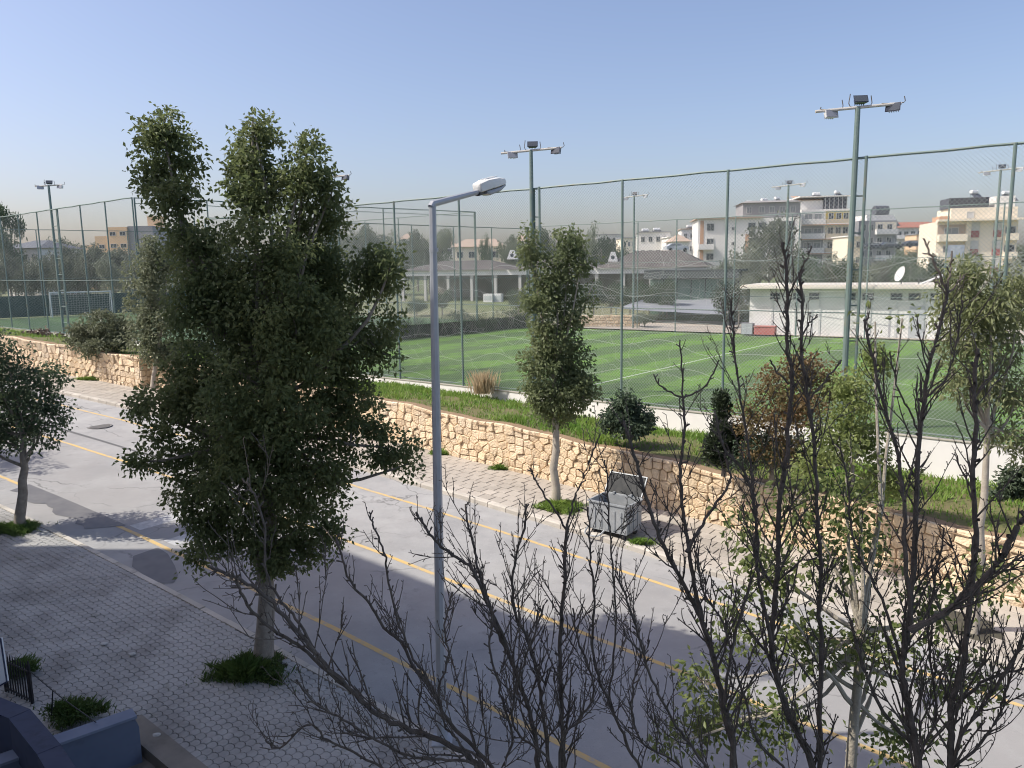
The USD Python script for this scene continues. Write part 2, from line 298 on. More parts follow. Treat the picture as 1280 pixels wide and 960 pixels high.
# ---- kerbs, stone by stone
def kerb(name, d0, d1, h, s0, s1, n_skip, length, mat):
    k = thing(name, kind='structure'); s = s0
    while s < s1:
        L = length * RNG.uniform(.94, 1.06); dz = RNG.uniform(-.008, .008); e = .012
        if not n_skip(s):
            a = np.array([[rp(q, d, z) for q in (s + e, s + L - e)] for d, z in ((d0, -.2), (d0, h - .03 + dz), (d0 + math.copysign(.025, d1 - d0), h + dz), (d1, h + dz), (d1, -.2))])
            mb = MB().grid(a)
            for c in (0, 1): mb.add(a[:, c], [[0, 1, 2], [0, 2, 3], [0, 3, 4]])
            mb.build('kerb_stone', mat, k)
        s += L
    return k
kerb('far_kerb', 4.2, 4.38, .14, -13, 34, lambda s: False, .62, kerb_m)
kerb('near_kerb', -4.2, -4.34, .09, -6, 24, lambda s: False, .8, kerb_m)

# ---- pavements
STEP_S = 2.8                                                                # where the stairs leave the near pavement
def pave_base(name, d0, d1, z, d1b=None):
    p = thing(name, kind='structure')
    if d1b is None: MB().grid(ribbon(SR, d0, d1, z, 4)).build('bed', joint, p, smooth=True)
    else:
        for a, b, e in ((-45, STEP_S, d1b), (STEP_S, 95, d1)): MB().grid(ribbon(np.linspace(a, b, 50), d0, e, z, 4)).build('bed', joint, p, smooth=True)
    if d1b is not None: MB().grid(ribbon([2.16, STEP_S], -7.2, d1, z, 3)).build('bed', joint, p)
    return p
near_pave = pave_base('near_pavement', -4.34, -8.2, .045, -6.86)
far_pave = pave_base('far_pavement', 4.38, 7.3, .095)
def lay(parent, cells, mat, name):
    """cells: list of (distance, vertices, triangles). The 300 nearest are parts, the rest one part."""
    cells.sort(key=lambda c: c[0])
    for _, v, f in cells[:298]: MB().add(v, f).build(name, mat, parent)
    rest = MB()
    for _, v, f in cells[298:]: rest.add(v, f)
    rest.build(name + 's', mat, parent, kind='stuff')
# wavy hexagons of the near pavement
w = .150; hexc = np.array([(math.cos(a), math.sin(a)) for a in np.radians(np.arange(30, 390, 60))]) * w / math.sqrt(3)
out = []
for i in range(6):
    a, b = hexc[i], hexc[(i + 1) % 6]; mid = (a + b) / 2; nrm = mid / np.linalg.norm(mid)
    out += [a, mid + nrm * (.013 if i < 3 else -.013)]
outline = np.array(out); cells = []
TREE_S = (2.65, 12.1)
for j in range(0, 30):
    for i in range(-24, 118):
        s, d = (i + .5 * (j % 2)) * w - .6 , -4.43 - j * w * .866
        if d < -7.95 or (d < -6.78 and (s < 2.26 or (d > -7.26 and s < STEP_S + .06))) or not -3.5 < s < 16.5: continue
        if any(math.hypot(s - t, (d + 4.72) * 1.2) < .42 for t in TREE_S): continue
        sh, ti = RNG.uniform(-.004, .004), RNG.normal(0, .012, 2)
        k = .955 * RNG.uniform(.97, 1.0); n = len(outline)
        def ringv(f, z): q = outline * f; return rp(s + q[:, 0], d + q[:, 1], .088 + z + sh + q @ ti)
        v = np.vstack([ringv(k, -.03), ringv(k, -.008), ringv(k * .93, 0)]); m = np.arange(n); m1 = (m + 1) % n
        f = np.vstack([np.stack([r0 + m, r0 + m1, r0 + n + m1, r0 + n + m], 1) for r0 in (0, n)])
        f = np.vstack([f[:, [0, 1, 2]], f[:, [0, 2, 3]], [[2 * n, 2 * n + a, 2 * n + a + 1] for a in range(1, n - 1)]])
        c = rp(s, d, 0); cells.append((np.linalg.norm(c - V(0, 0, H)), v, f))
lay(near_pave, cells, near_paver, 'paver')
cells = []
for j in range(7):
    for i in range(-32, 80):
        L, W = .40, .385; s, d = (i + .5 * (j % 2)) * L, 4.58 + j * W + .0
        if d + W / 2 > 7.25 or math.hypot(s - 3.34, d - 5.34) < .55 or math.hypot(s + 6.8, d - 5.3) < .5: continue
        e, sh, ti = .012, RNG.uniform(-.004, .004), RNG.normal(0, .006, 2)
        q = np.array([(-1, -1), (1, -1), (1, 1), (-1, 1)]) * [L / 2 - e, W / 2 - e]
        def ringv(f, z): p = q * f; return rp(s + p[:, 0], d + p[:, 1], .135 + z + sh + p @ ti)
        v = np.vstack([ringv(1, -.03), ringv(1, -.006), ringv(.96, 0)]); m = np.arange(4); m1 = (m + 1) % 4
        f = np.vstack([np.stack([r0 + m, r0 + m1, r0 + 4 + m1, r0 + 4 + m], 1) for r0 in (0, 4)] + [[[8, 9, 10, 11]]])
        f = np.vstack([f[:, [0, 1, 2]], f[:, [0, 2, 3]]])
        c = rp(s, d, 0); cells.append((np.linalg.norm(c - V(0, 0, H)), v, f))
lay(far_pave, cells, far_paver, 'slab')
MB().grid(ribbon(np.linspace(2.16, 95, 60), -8.2, -14, .02, 4)).grid(ribbon(np.linspace(-45, 2.16, 40), -6.9, -14, -.85, 4)).build('forecourt', M('forecourt_concrete', (.20, .19, .18), (.26, .25, .24), 1.5, 6., .9), kind='structure', smooth=True)

# ---- the rubble retaining wall, stone by stone
def wall_top(s): return 1.5 + .03 * np.sin(s * 1.3) + .02 * np.sin(s * 3.1)
def stone_wall(name, label, s0, s1, dface, seed, end=False, limit=298):
    t = thing(name, label, 'retaining wall', base=rp((s0 + s1) / 2, dface, 0))
    s = np.arange(s0, s1 + .01, .5); s[-1] = s1; top = wall_top(s) - .05
    P = np.stack([rp(s, dface + .03, -.2), rp(s, dface + .03, top), rp(s, dface + .5, top), rp(s, dface + .5, -.2)], 1)
    mb = MB().grid(P)
    for c in (0, -1): mb.add(P[c], [[0, 1, 2, 3]])
    mb.build('mortar_core', mortar, t)
    rng = np.random.default_rng(seed)
    def face(L, hh, to3, near, gap_bot=.05):
        """Rubble on a face L long: to3(a, h, out) places a point of it."""
        pts = []; h = gap_bot; row = 0
        while h < hh(0) + .1:
            rh = rng.uniform(.20, .31); a = -rng.uniform(0, .4)
            while a < L + .4:
                wd = rng.uniform(.20, .46); pts.append((a + wd / 2, h + rh / 2 + rng.normal(0, .028))); a += wd
            h += rh; row += 1
        pts = np.array([p for p in pts if p[1] < hh(0) - .07]); n = len(pts)
        ghost = np.vstack([pts * [1, -1], pts * [1, -1] + [0, 2 * (hh(0) + .06)]])
        vor = Voronoi(np.vstack([pts, ghost])); out = []
        for i in range(n):
            reg = vor.regions[vor.point_region[i]]
            if -1 in reg or len(reg) < 3: continue
            pg = Polygon(vor.vertices[reg]).intersection(sbox(0, .0, L, 5)).buffer(-rng.uniform(.005, .013))
            if pg.is_empty or pg.geom_type != 'Polygon' or pg.area < .006: continue
            pg = pg.buffer(-.012).buffer(.012, quad_segs=1).simplify(.008)
            if pg.is_empty or pg.geom_type != 'Polygon': continue
            c = np.array(pg.exterior.coords)[:-1]
            if Polygon(c).exterior.is_ccw is False: c = c[::-1]
            k = len(c); ctr = c.mean(0); proud = rng.uniform(.02, .06); til = rng.normal(0, .10, 2); jf = rng.uniform(.80, .93, k)
            ring = lambda f, o: np.array([to3(*(ctr + (q - ctr) * (f if np.ndim(f) == 0 else f[n_])), o + ((q - ctr) @ til) * (o > 0)) for n_, q in enumerate(c)])
            v = np.vstack([ring(1, -.04), ring(.985, proud * .45), ring(jf, proud), [to3(*ctr, proud * rng.uniform(.85, 1.2))]])
            m = np.arange(k); m1 = (m + 1) % k
            f = np.vstack([np.stack([r0 + m, r0 + m1, r0 + k + m1, r0 + k + m], 1) for r0 in (0, k)])
            f = np.vstack([f[:, [0, 1, 2]], f[:, [0, 2, 3]], np.stack([2 * k + m, 2 * k + m1, np.full(k, 3 * k)], 1)])
            out.append((np.linalg.norm(v[-1] - V(0, 0, H)), v, f))
        return out
    got = face(s1 - s0, lambda a: 1.5, lambda a, h, o: rp(s0 + a, dface - o + .03, h * wall_top(s0 + a) / 1.5), None)
    if end:                                                                  # the return where the wall steps back
        e0 = rp(s0, 0, 0); 
        got += face(.62, lambda a: 1.5, lambda a, h, o: rp(s0 - o, dface + a, h), None)
    got.sort(key=lambda g: g[0])
    for _, v, f in got[:limit]: MB().add(v, f).build('stone', stone, t)
    if len(got) > limit:
        rest = MB()
        for _, v, f in got[limit:]: rest.add(v, f)
        rest.build('stones', stone, t, kind='stuff')
    s = np.arange(s0, s1 + .01, .25); n = meshkit.fbm(np.stack([s * 2, s * 0, s * 0], -1), 3, seed) - .5
    P = np.stack([rp(s, dface - .03 + .06 * n, wall_top(s) - .05), rp(s, dface + .12, wall_top(s) + .015 + .05 * n), rp(s, dface + .55, wall_top(s) + .0)], 1)
    MB().grid(P).build('earth_cap', earth, t, smooth=True)
    return t
stone_wall('retaining_wall', 'long honey-coloured rubble stone retaining wall behind the grey rubbish bin', -13, 25.6, 7.08, 11)
stone_wall('retaining_wall', 'shorter honey-coloured rubble wall at the far left, stepping forward with a square end by a slim tree', 25.6, 62, 6.62, 12, True, 260)

# ---- verge between the stone wall and the courts' white wall
def verge(name, A, B, bulge):
    t = np.linspace(0, 1, 15)[None, :, None]; P = A[:, None] * (1 - t) + B[:, None] * t
    n = meshkit.fbm(P * [.9, .9, 0], 4, 3) - .5
    P[..., 2] += (n * .22 + bulge) * np.sin(np.pi * t[..., 0])
    MB().grid(P).build(name, soil, kind='structure', smooth=True)
    return P
def zb(x): return np.interp(x, [-20, -2, 6, 13, 20], [2.0, 1.62, 1.2, .85, .6])
sv = np.linspace(-13, 25.6, 60); xv = np.linspace(20, -18.7, 60)
VA = rp(sv, 7.55, wall_top(sv) - .02); VB = np.stack([xv, -.79 * xv + 30.70, zb(xv)], 1)
verge_r = verge('verge', VA, VB, .10)
sv = np.linspace(25.6, 62, 40); tl = np.linspace(-2.5, 38.5, 40)
VA2 = rp(sv, 7.05, wall_top(sv) - .02); VB2 = np.c_[AL[None] + tl[:, None] * LD - .1 * V(.636, .771), np.full(40, ZL - .28)]
VB2[0] = VB[-1] + V(0, 0, .05)
verge_l = verge('verge', VA2, VB2, .08)

# ---- the two courts
def sheet(pts, z): return np.array([(p[0], p[1], z) for p in pts])
court_r = thing('football_court', kind='structure')
ac = (.77, -.63)
turf_r = turf('striped_turf', ac, 4.0, .15, (.088, .145, .052), (.122, .225, .046))
turf_l = turf('dull_turf', (.77, .63), 5., 0., (.05, .095, .045), (.065, .12, .05))
def quad_grid(a, b, c, d, z, n=24):
    u, v = np.meshgrid(np.linspace(0, 1, n), np.linspace(0, 1, n), indexing='ij'); u, v = u[..., None], v[..., None]
    P = (a * (1 - u) + b * u) * (1 - v) + (d * (1 - u) + c * u) * v
    return np.concatenate([P, np.full(P.shape[:2] + (1,), z)], -1)
MB().grid(quad_grid(NLc, NRc, FRc, FLc, ZR - .03)).build('turf', turf_r, court_r)
def line(pts, w, z, parent, closed=False):
    p = np.asarray(pts, float)
    t = np.gradient(p, axis=0); t /= np.linalg.norm(t, axis=1, keepdims=True); n = np.stack([-t[:, 1], t[:, 0]], 1) * w / 2
    MB().grid(np.concatenate([np.stack([p - n, p + n], 1), np.full((len(p), 2, 1), z)], -1)).build('white_line', white_paint2, parent)
white_paint2 = M('court_line', (.55, .58, .52), (.42, .47, .40), 2., 5., .8)
hd = V(.63, .776); h0 = V(1.2, 29.7)
line([h0 + hd * k for k in np.linspace(.3, 30, 12)], .09, ZR - .024, court_r)
ed = V(.785, -.62)
line([NLc + ed * k + hd * .8 for k in (1.2, 20, 48)], .08, ZR - .022, court_r)
line([FLc + V(.825, -.566) * k - hd * .9 for k in (1, 20, 38)], .08, ZR - .022, court_r)
lc = h0 + hd * 15
court_l = thing('football_court', kind='structure')
MB().grid(quad_grid(AL, CL, DL, BL, ZL - .03)).build('turf', turf_l, court_l)
line([CL + hd * 0 + (DL - CL) * .02 - LD * 1.2, CL + (DL - CL) * .98 - LD * 1.2], .08, ZL - .024, court_l)
# step between the courts: dark ivy-grown bank wall
def straight_wall(name, label, p0, p1, z0, z1, th, mat, cat='wall', cap=None):
    p0, p1 = np.asarray(p0, float), np.asarray(p1, float); L = np.linalg.norm(p1 - p0); fr = frame((p0[0], p0[1], 0), p1 - p0)
    t = thing(name, label, cat, base=(*(p0 + p1) / 2, float(np.min(z0))))
    a = np.linspace(0, L, max(2, int(L / 1.0))); z0a = np.broadcast_to(z0, a.shape) if np.ndim(z0) == 0 else np.interp(a, np.linspace(0, L, len(z0)), z0)
    pr = np.array([[(x, -th / 2, zz), (x, -th / 2, z1), (x, th / 2, z1), (x, th / 2, zz)] for x, zz in zip(a, z0a)])
    mb = MB().grid(fr(pr)); mb.add(fr(pr[0]), [[0, 1, 2, 3]]); mb.add(fr(pr[-1]), [[0, 1, 2, 3]]); mb.build('wall_body', mat, t)
    if cap: mb = MB().box((0, -th / 2 - .02, z1), (L, th / 2 + .02, z1 + .03), fr); mb.build('coping', cap, t)
    return t
coping = M('dirty_coping', (.42, .40, .34), (.30, .28, .23), 1.5, 6., .9)
straight_wall('low_white_wall', 'long whitewashed low wall carrying the tall fence of the striped court', NLc, NRc, .3, ZR, .2, white_wall, cap=coping)
straight_wall('low_white_wall', 'whitewashed low wall under the fence of the far left court', AL + (-.2, .1), CL, ZL - .9, ZL + .02, .2, white_wall, cap=coping)
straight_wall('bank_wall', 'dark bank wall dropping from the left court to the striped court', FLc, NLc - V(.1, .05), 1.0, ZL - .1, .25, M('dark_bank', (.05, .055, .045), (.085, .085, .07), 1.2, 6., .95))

# ------------------------------------------------------------------ fences of the courts
def chain(mb, o, ux, L, z0, z1, pitch, r, rng):
    """Diamond wire mesh on the upright rectangle from o along ux, L long."""
    Hh = z1 - z0; A, B = [], []
    for sg in (1, -1):
        for c in np.arange(-Hh, L, pitch * 1.414):                            # lines a = c + h or mirrored
            a0, a1 = max(c, 0), min(c + Hh, L)
            if a1 - a0 < .02: continue
            h0, h1 = a0 - c, a1 - c
            if sg < 0: a0, a1 = L - a0, L - a1
            A.append((a0, h0)); B.append((a1, h1))
    A, B = np.array(A), np.array(B); f = lambda q: np.c_[o[0] + ux[0] * q[:, 0], o[1] + ux[1] * q[:, 0], z0 + q[:, 1]]
    mb.segs(f(A), f(B), r)
def fence(name, label, p0, p1, stops, z0, z1, rails, pitch=.08, r=.0022, post_r=.045, mat=green_steel, top_r=.04, seed=0, nets=0, bays=None):
    """stops: distances from p0 of the posts."""
    rng = np.random.default_rng(seed); p0, p1 = np.asarray(p0, float), np.asarray(p1, float); ux = (p1 - p0) / np.linalg.norm(p1 - p0)
    t = thing(name, label, 'fence', base=(*(p0 + p1) / 2, z0))
    P = lambda a, z, o=0.: V(p0[0] + ux[0] * a - ux[1] * o, p0[1] + ux[1] * a + ux[0] * o, z)
    for a in stops: MB().tube([P(a, z0 - .05), P(a, z1 + .02)], post_r, 8).build('post', mat, t)
    mid = [(a + b) / 2 for a, b in zip(stops[:-1], stops[1:])]
    for z in rails: MB().tube([P(a, z + .012 * math.sin(a * 2.3 + z), .035) for a in np.arange(stops[0], stops[-1] + .1, 1.)], top_r if z == rails[0] else .022, 6).build('rail', mat, t)
    for a, b in zip(stops[:-1], stops[1:]):
        if bays is not None and not bays(a, b): continue
        mb = MB(); chain(mb, P(a + .03, 0), ux, b - a - .06, z0 + .02, z1 - .04, pitch, r, rng); mb.build('chain_link_panel', wire_m, t)
    if nets:
        mb = MB()
        a0, a1 = stops[0], stops[-1]
        for _ in range(nets):                                                 # strings of the torn ball net hung on the fence
            c, h = rng.uniform(a0, a1), z0 + (rng.beta(1.6, 1.5)) * 5.6; L = rng.uniform(.5, 2.6); th = rng.choice([0, 0, .4, -.5, 1.2, 1.6, 2.0]) + rng.normal(0, .3); k = int(L / .12) + 3
            x = np.linspace(0, L, k); y = np.cumsum(rng.normal(0, .055, k)) + .18 * np.sin(x * rng.uniform(1.5, 5) + rng.uniform(0, 6))
            q = np.stack([c + x * math.cos(th) - y * math.sin(th), h + x * math.sin(th) + y * math.cos(th)], 1)
            q[:, 0] = np.clip(q[:, 0], a0, a1); q[:, 1] = np.clip(q[:, 1], z0 + .05, z1 - .2)
            mb.tube(smooth_path([P(a, z, .07 + .02 * math.sin(a * 9)) for a, z in q], 2), .0034, 3, cap=False)
        for h in np.arange(.35, 5.4, .95):
            x = np.arange(a0, a1, .35); y = z0 + h + .16 * np.sin(x * .83 + h) + .10 * np.sin(x * 2.1 + h * 3) - .12 * np.abs(np.sin(x * math.pi / 3.86))
            mb.tube([P(a, z, .06) for a, z in zip(x, y)], .005, 3, cap=False)
        mb.build('ball_net', net_m, t, kind='stuff')
    return t
eR = V(.785, -.62); eR /= np.linalg.norm(eR); LR = np.linalg.norm(NRc - NLc)
st0 = (V(.95, -.79 * .95 + 30.78) - NLc) @ eR; stR = [st0 + 3.86 * k for k in range(-6, 7)]; stR = [a for a in stR if -.3 < a < LR + .5]
fence('court_fence', 'tall green chain-link fence along the verge, nearest side of the striped court', NLc, NRc, stR, ZR, 9.95, (9.95, 5.5, ZR + .12), pitch=.082, r=.0043, nets=230, seed=1)
ux = (FLc - NLc) / np.linalg.norm(FLc - NLc)
LF = np.linalg.norm(FLc - NLc)
fence('court_fence', 'green chain-link end fence between the striped court and the left court', FLc, NLc + ux * .4, list(np.arange(0, LF - .3, 4.0)) + [LF - .4], ZR, 10.15, (10.15, 6.2), pitch=.16, r=.0028, top_r=.035, seed=2)
fence('court_fence', 'green chain-link fence on the far side of the striped court before the white hut', FLc + V(.1, 0), FRc, list(np.arange(0, 40, 4.4)), ZR, 10.3, (10.3, 7.2, 4.7), pitch=.16, r=.0028, top_r=.035, seed=3, nets=70)
stL = [0, 3.5, 7.0, 10.5, 14, 17.5, 21, 24.5, 28, 31.5, 35, 38.5]
fence('court_fence', 'tall green chain-link fence nearest the road round the left court', AL, CL, stL, ZL, 11.2, (11.2, 6.6, ZL + .1), pitch=.11, r=.0024, seed=4)
LS = np.linalg.norm(BL - AL)
fence('court_fence', 'green chain-link side fence of the left court running back behind the big tree', AL, BL, list(np.linspace(0.12, LS, 7)), ZL, 11.2, (11.2, 10.9), pitch=.14, r=.0028, top_r=.035, seed=5)
fence('court_fence', 'green chain-link fence on the far long side of the left court', BL, DL, list(np.linspace(.1, 38.4, 10)), ZL, 11.2, (11.2, 6.6), pitch=.2, r=.0030, top_r=.035, seed=6)
fe = fence('court_fence', 'green chain-link fence behind the goal, with dark windbreak cloth at its foot', CL, DL, list(np.linspace(.1, 23.9, 7)), ZL, 11.2, (11.2, 6.6, 5.3), pitch=.2, r=.0030, top_r=.035, seed=7)
ud = (DL - CL) / np.linalg.norm(DL - CL)
fr = frame((*(CL - .12 * V(ud[1], -ud[0])), 0), ud)
MB().box((.2, -.01, ZL + .05), (23.8, .01, ZL + 2.05), fr).build('windbreak', M('windbreak_cloth', (.018, .05, .042), (.03, .065, .055), .8, 3., .8), fe)

# ---- floodlights on twin-legged masts
def floodlight(label, x, y, z0, ztop, zleg, along, off, arm=1.15, face=0, single=False, bar=None):
    """along: direction of the crossbar; off: where the second leg stands along it."""
    a = np.array(along, float) / np.linalg.norm(along); t = thing('floodlight_mast', label, 'floodlight', base=(x, y, z0)); P = lambda q, z, o=0.: V(x + a[0] * q - a[1] * o, y + a[1] * q + a[0] * o, z)
    MB().tube([P(0, z0), P(0, zleg), P(0, ztop)], [.085, .078, .07], 10).build('main_leg', green_steel, t)
    if not single:
        MB().tube([P(off, z0), P(off, zleg + .05)], .045, 8).build('second_leg', green_steel, t)
        for z in np.arange(zleg - .02, z0 + .4, -1.05): MB().tube([P(0, z), P(off, z)], .024, 6).build('rung', green_steel, t)
    if bar is not None: a = np.array(bar, float) / np.linalg.norm(bar)
    MB().tube([P(-arm, ztop - .07), P(arm, ztop + .05)], .042, 8).build('crossbar', flood_bar, t)
    rng = np.random.default_rng(int(abs(x) * 100))
    for k, (q, dz, mat, tilt, yaw) in enumerate(((0.06, .20, dark_lamp, -.5, .1), (-arm * .62, -.12, lamp_white, -.25, .4), (arm * .82, -.10, dark_lamp if face == 0 else lamp_white, -.2, -.5))):
        o = P(q, ztop + dz + .05 * q); c, s_ = math.cos(yaw), math.sin(yaw); ax = V(a[0] * c - a[1] * s_, a[0] * s_ + a[1] * c)
        f0 = frame(o, ax); ct, st = math.cos(tilt), math.sin(tilt)
        fr = lambda w, f0=f0, ct=ct, st=st: f0(np.stack([w[:, 0], w[:, 1] * ct - w[:, 2] * st, w[:, 1] * st + w[:, 2] * ct], 1))
        m = MB(); m.add(fr(np.array([(-.2, -.04, -.12), (.2, -.04, -.12), (.2, -.04, .12), (-.2, -.04, .12), (-.13, .11, -.07), (.13, .11, -.07), (.13, .11, .07), (-.13, .11, .07)])), [[0, 1, 2, 3], [5, 4, 7, 6], [0, 4, 5, 1], [1, 5, 6, 2], [2, 6, 7, 3], [3, 7, 4, 0]])
        for g in np.linspace(-.12, .12, 5): m.box((g - .006, .08, -.09), (g + .006, .15, .09), fr)
        head = m.build('lamp_head', mat, t)
        MB().box((-.18, -.052, -.10), (.18, -.042, .10), fr).build('lamp_glass', pane if mat is dark_lamp else lamp_glass, head)
        MB().tube(smooth_path([P(q - .28, ztop + dz + .17), P(q - .27, ztop + .02 + .05 * q), P(q + .27, ztop + .02 + .05 * q), P(q + .28, ztop + dz + (.34 if k else .1))], 3), .014, 5).build('yoke', iron, head)
    return t
for a, lab in ((st0 - .02, 'twin-legged green floodlight mast rising behind the slim roadside tree in mid-picture'), (st0 + 3 * 3.86, 'tallest-looking twin-legged green floodlight mast in front of the white hut'), (st0 - 3 * 3.86 - .55, 'floodlight mast whose lamps peep out right of the big tree crown')):
    p = NLc + eR * a; p = p + .13 * V(-eR[1], eR[0]) * -1
    floodlight(lab, p[0], p[1], ZR, 11.35, 9.95, eR * .86 + V(.35, .36), .30)
p = AL + LD * 11.5
floodlight('twin-legged floodlight mast with plain crossbar on the fence at far left', p[0], p[1], ZL, 12.75, 11.2, -LD, .85, arm=.8, face=1, bar=(1, .25))
fd = V(.825, -.566)
for yy, u, lab in ((61.3, 793, 'pale distant floodlight mast behind the striped court, left of the apartment blocks'), (54.6, 985, 'pale distant floodlight mast in front of the white apartment block'), (47.4, 1248, 'pale distant floodlight mast in front of the cream apartment block at right')):
    x = at(u, 300, yy)[0]
    floodlight(lab, x, yy + .3, ZR, 12.35, 10.3, fd, .35, face=1)

# ---- goal on the left court
def goal(label, c, ax, w, h, dep):
    t = thing('football_goal', label, 'goal', base=(c[0], c[1], ZL)); f = frame((c[0], c[1], ZL - .02), ax)
    for q in (-w / 2, w / 2): MB().tube(f(np.array([(q, 0, 0), (q, 0, h)])), .06, 8).build('goal_post', white_g, t)
    MB().tube(f(np.array([(-w / 2 - .05, 0, h), (w / 2 + .05, 0, h)])), .06, 8).build('crossbar', white_g, t)
    for q in (-w / 2, w / 2): MB().tube(f(np.array([(q, 0, h), (q, dep * .5, h), (q, dep, 0)])), .03, 6).build('stay', white_g, t)
    mb = MB()
    for q in np.linspace(-w / 2, w / 2, 24): mb.segs(f(np.array([(q, dep * .5, h)])), f(np.array([(q, dep, 0)])), .006)
    for z in np.linspace(0, h, 12): mb.segs(f(np.array([(-w / 2, dep - dep * .5 * z / h, z)])), f(np.array([(w / 2, dep - dep * .5 * z / h, z)])), .006)
    mb.build('goal_net', net_m, t, kind='stuff')
white_g = M('goal_white', (.50, .54, .52), (.42, .46, .45), 3., 3., .6)
gc = CL + ud * 10.6 - LD * 1.9
goal('white-framed football goal at the far end of the left court', gc, ud, 5.2, 2.3, 1.0)

# ------------------------------------------------------------------ street lamp
lb = at(553, 928, 10.55); sl, dl = sd(lb); gz = zr(sl) + .06
lt = at(540.5, 256, 10.55)
lamp = thing('street_lamp', 'tall grey octagonal street lamp with one white head over the road', 'street lamp', base=(lb[0], lb[1], gz))
top = V(lt[0], lb[1], lt[2]); N3 = V(N2[0], N2[1], 0)
MB().tube([V(lb[0], lb[1], gz), V(lb[0], lb[1], gz) + (top - V(lb[0], lb[1], gz)) * .6, top], [.078, .062, .048], 8).build('pole', lamp_grey, lamp)
MB().tri(trimesh.creation.box((.3, .3, .02), trimesh.transformations.translation_matrix(V(lb[0], lb[1], gz + .05)))).build('base_plate', lamp_grey, lamp)
MB().box((lb[0] - .05, lb[1] - .085, gz + .7), (lb[0] + .05, lb[1] - .06, gz + 1.1)).build('access_door', lamp_grey, lamp)
tz = top + (0, 0, -.62); MB().tube([tz, tz + (0, 0, .05)], .062, 8).build('collar', lamp_grey, lamp)
arm_end = top + N3 * 1.02 + V(0, 0, .245)
MB().tube([top + V(0, 0, -.03) - N3 * .03, top + V(0, 0, .012) , arm_end], [.046, .046, .036], 8).build('arm', lamp_grey, lamp)
ad = (arm_end - top); ad /= np.linalg.norm(ad); side = np.cross(ad, V(0, 0, 1)); side /= np.linalg.norm(side); upv = np.cross(side, ad)
hf = lambda c: arm_end - ad * .08 + np.asarray(c)[:, :1] * ad + np.asarray(c)[:, 1:2] * side + np.asarray(c)[:, 2:3] * upv
def loft(secs, fr, mb=None, cap=True):
    mb = mb or MB(); n = len(secs[0]); v = np.vstack([fr(np.array(s)) for s in secs]); m = np.arange(n); m1 = (m + 1) % n
    f = np.vstack([np.stack([k * n + m, k * n + m1, (k + 1) * n + m1, (k + 1) * n + m], 1) for k in range(len(secs) - 1)])
    f = np.vstack([f[:, [0, 1, 2]], f[:, [0, 2, 3]]])
    if cap:
        c0, c1 = v[:n].mean(0), v[-n:].mean(0); v = np.vstack([v, c0, c1]); L = len(v)
        f = np.vstack([f, np.stack([np.full(n, L - 2), m1, m], 1), np.stack([np.full(n, L - 1), (len(secs) - 1) * n + m, (len(secs) - 1) * n + m1], 1)])
    return mb.add(v, f)
def sect(x, w, zlo, zhi, rnd=.35):
    k = np.radians(np.arange(0, 360, 30)); c, s_ = np.cos(k), np.sin(k)
    sx = np.sign(c) * np.abs(c) ** rnd; sz = np.sign(s_) * np.abs(s_) ** rnd
    return [(x, w * a, (zhi + zlo) / 2 + (zhi - zlo) / 2 * b) for a, b in zip(sx, sz)]
head = loft([sect(0, .06, .0, .10), sect(.02, .085, -.01, .125), sect(.18, .11, -.005, .15), sect(.40, .12, .0, .14), sect(.56, .105, .01, .105), sect(.63, .06, .02, .07)], hf).build('lamp_head', lamp_white, lamp, smooth=40)
loft([sect(.14, .075, -.055, .0, .6), sect(.2, .10, -.085, .0, .6), sect(.42, .11, -.07, .005, .6), sect(.58, .085, -.02, .02, .6)], hf).build('lamp_bowl', lamp_glass, head, smooth=40)
for q in (-.035, .035): MB().box((.17, q - .012, .146), (.46, q + .012, .158), hf).build('housing_rib', lamp_white, head)
loft([sect(.0, .05, -.055, .005), sect(.10, .045, -.05, .0)], hf).build('clamp', iron, lamp)

# ------------------------------------------------------------------ rubbish bin with its lid open
b0 = rp(.52, 4.30, .135); bx = U2; by = N2
binT = thing('rubbish_bin', 'grey galvanised wheeled rubbish bin with its lid open at the far kerb', 'rubbish bin', base=b0)
bf = frame((b0[0], b0[1], b0[2] + .02), bx, V(by[0], by[1], 0))
BW, BD, B0, B1 = 1.10, .78, .15, .86
def panel(name, pts, th, mat, parent): 
    return MB().box(*pts).build(name, mat, parent)
MB().box((0, 0, B0), (BW, .02, B1), bf).build('front_panel', bin_m, binT)
MB().box((0, BD - .02, B0), (BW, BD, B1), bf).build('back_panel', bin_m, binT)
for q in (0, BW - .02): MB().box((q, .02, B0), (q + .02, BD - .02, B1), bf).build('side_panel', bin_m, binT)
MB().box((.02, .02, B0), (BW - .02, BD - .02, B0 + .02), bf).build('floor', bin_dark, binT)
rng = np.random.default_rng(4)
for k in range(5): MB().box((.14 + .19 * k, -.018, B0 + .06), (.20 + .19 * k, 0, B1 - .14), bf).build('front_rib', bin_m, binT)
for k in range(3): MB().box((-.018, .14 + .21 * k, B0 + .06), (0, .2 + .21 * k, B1 - .14), bf).build('side_rib', bin_m, binT)
for lo, hi in (((-.03, -.03, B1), (BW + .03, .02, B1 + .04)), ((-.03, BD - .02, B1), (BW + .03, BD + .03, B1 + .04)), ((-.03, .02, B1), (.02, BD - .02, B1 + .04)), ((BW - .02, .02, B1), (BW + .03, BD - .02, B1 + .04))):
    MB().box(lo, hi, bf).build('rim', bin_m, binT)
MB().tube(bf(np.array([(.0, BD + .03, B1 + .05), (BW, BD + .03, B1 + .05)])), .02, 8).build('hinge_bar', bin_m, binT)
for q in (.28, .78): MB().box((q, BD - .03, B1 + .03), (q + .06, BD + .06, B1 + .10), bf).build('hinge', bin_m, binT)
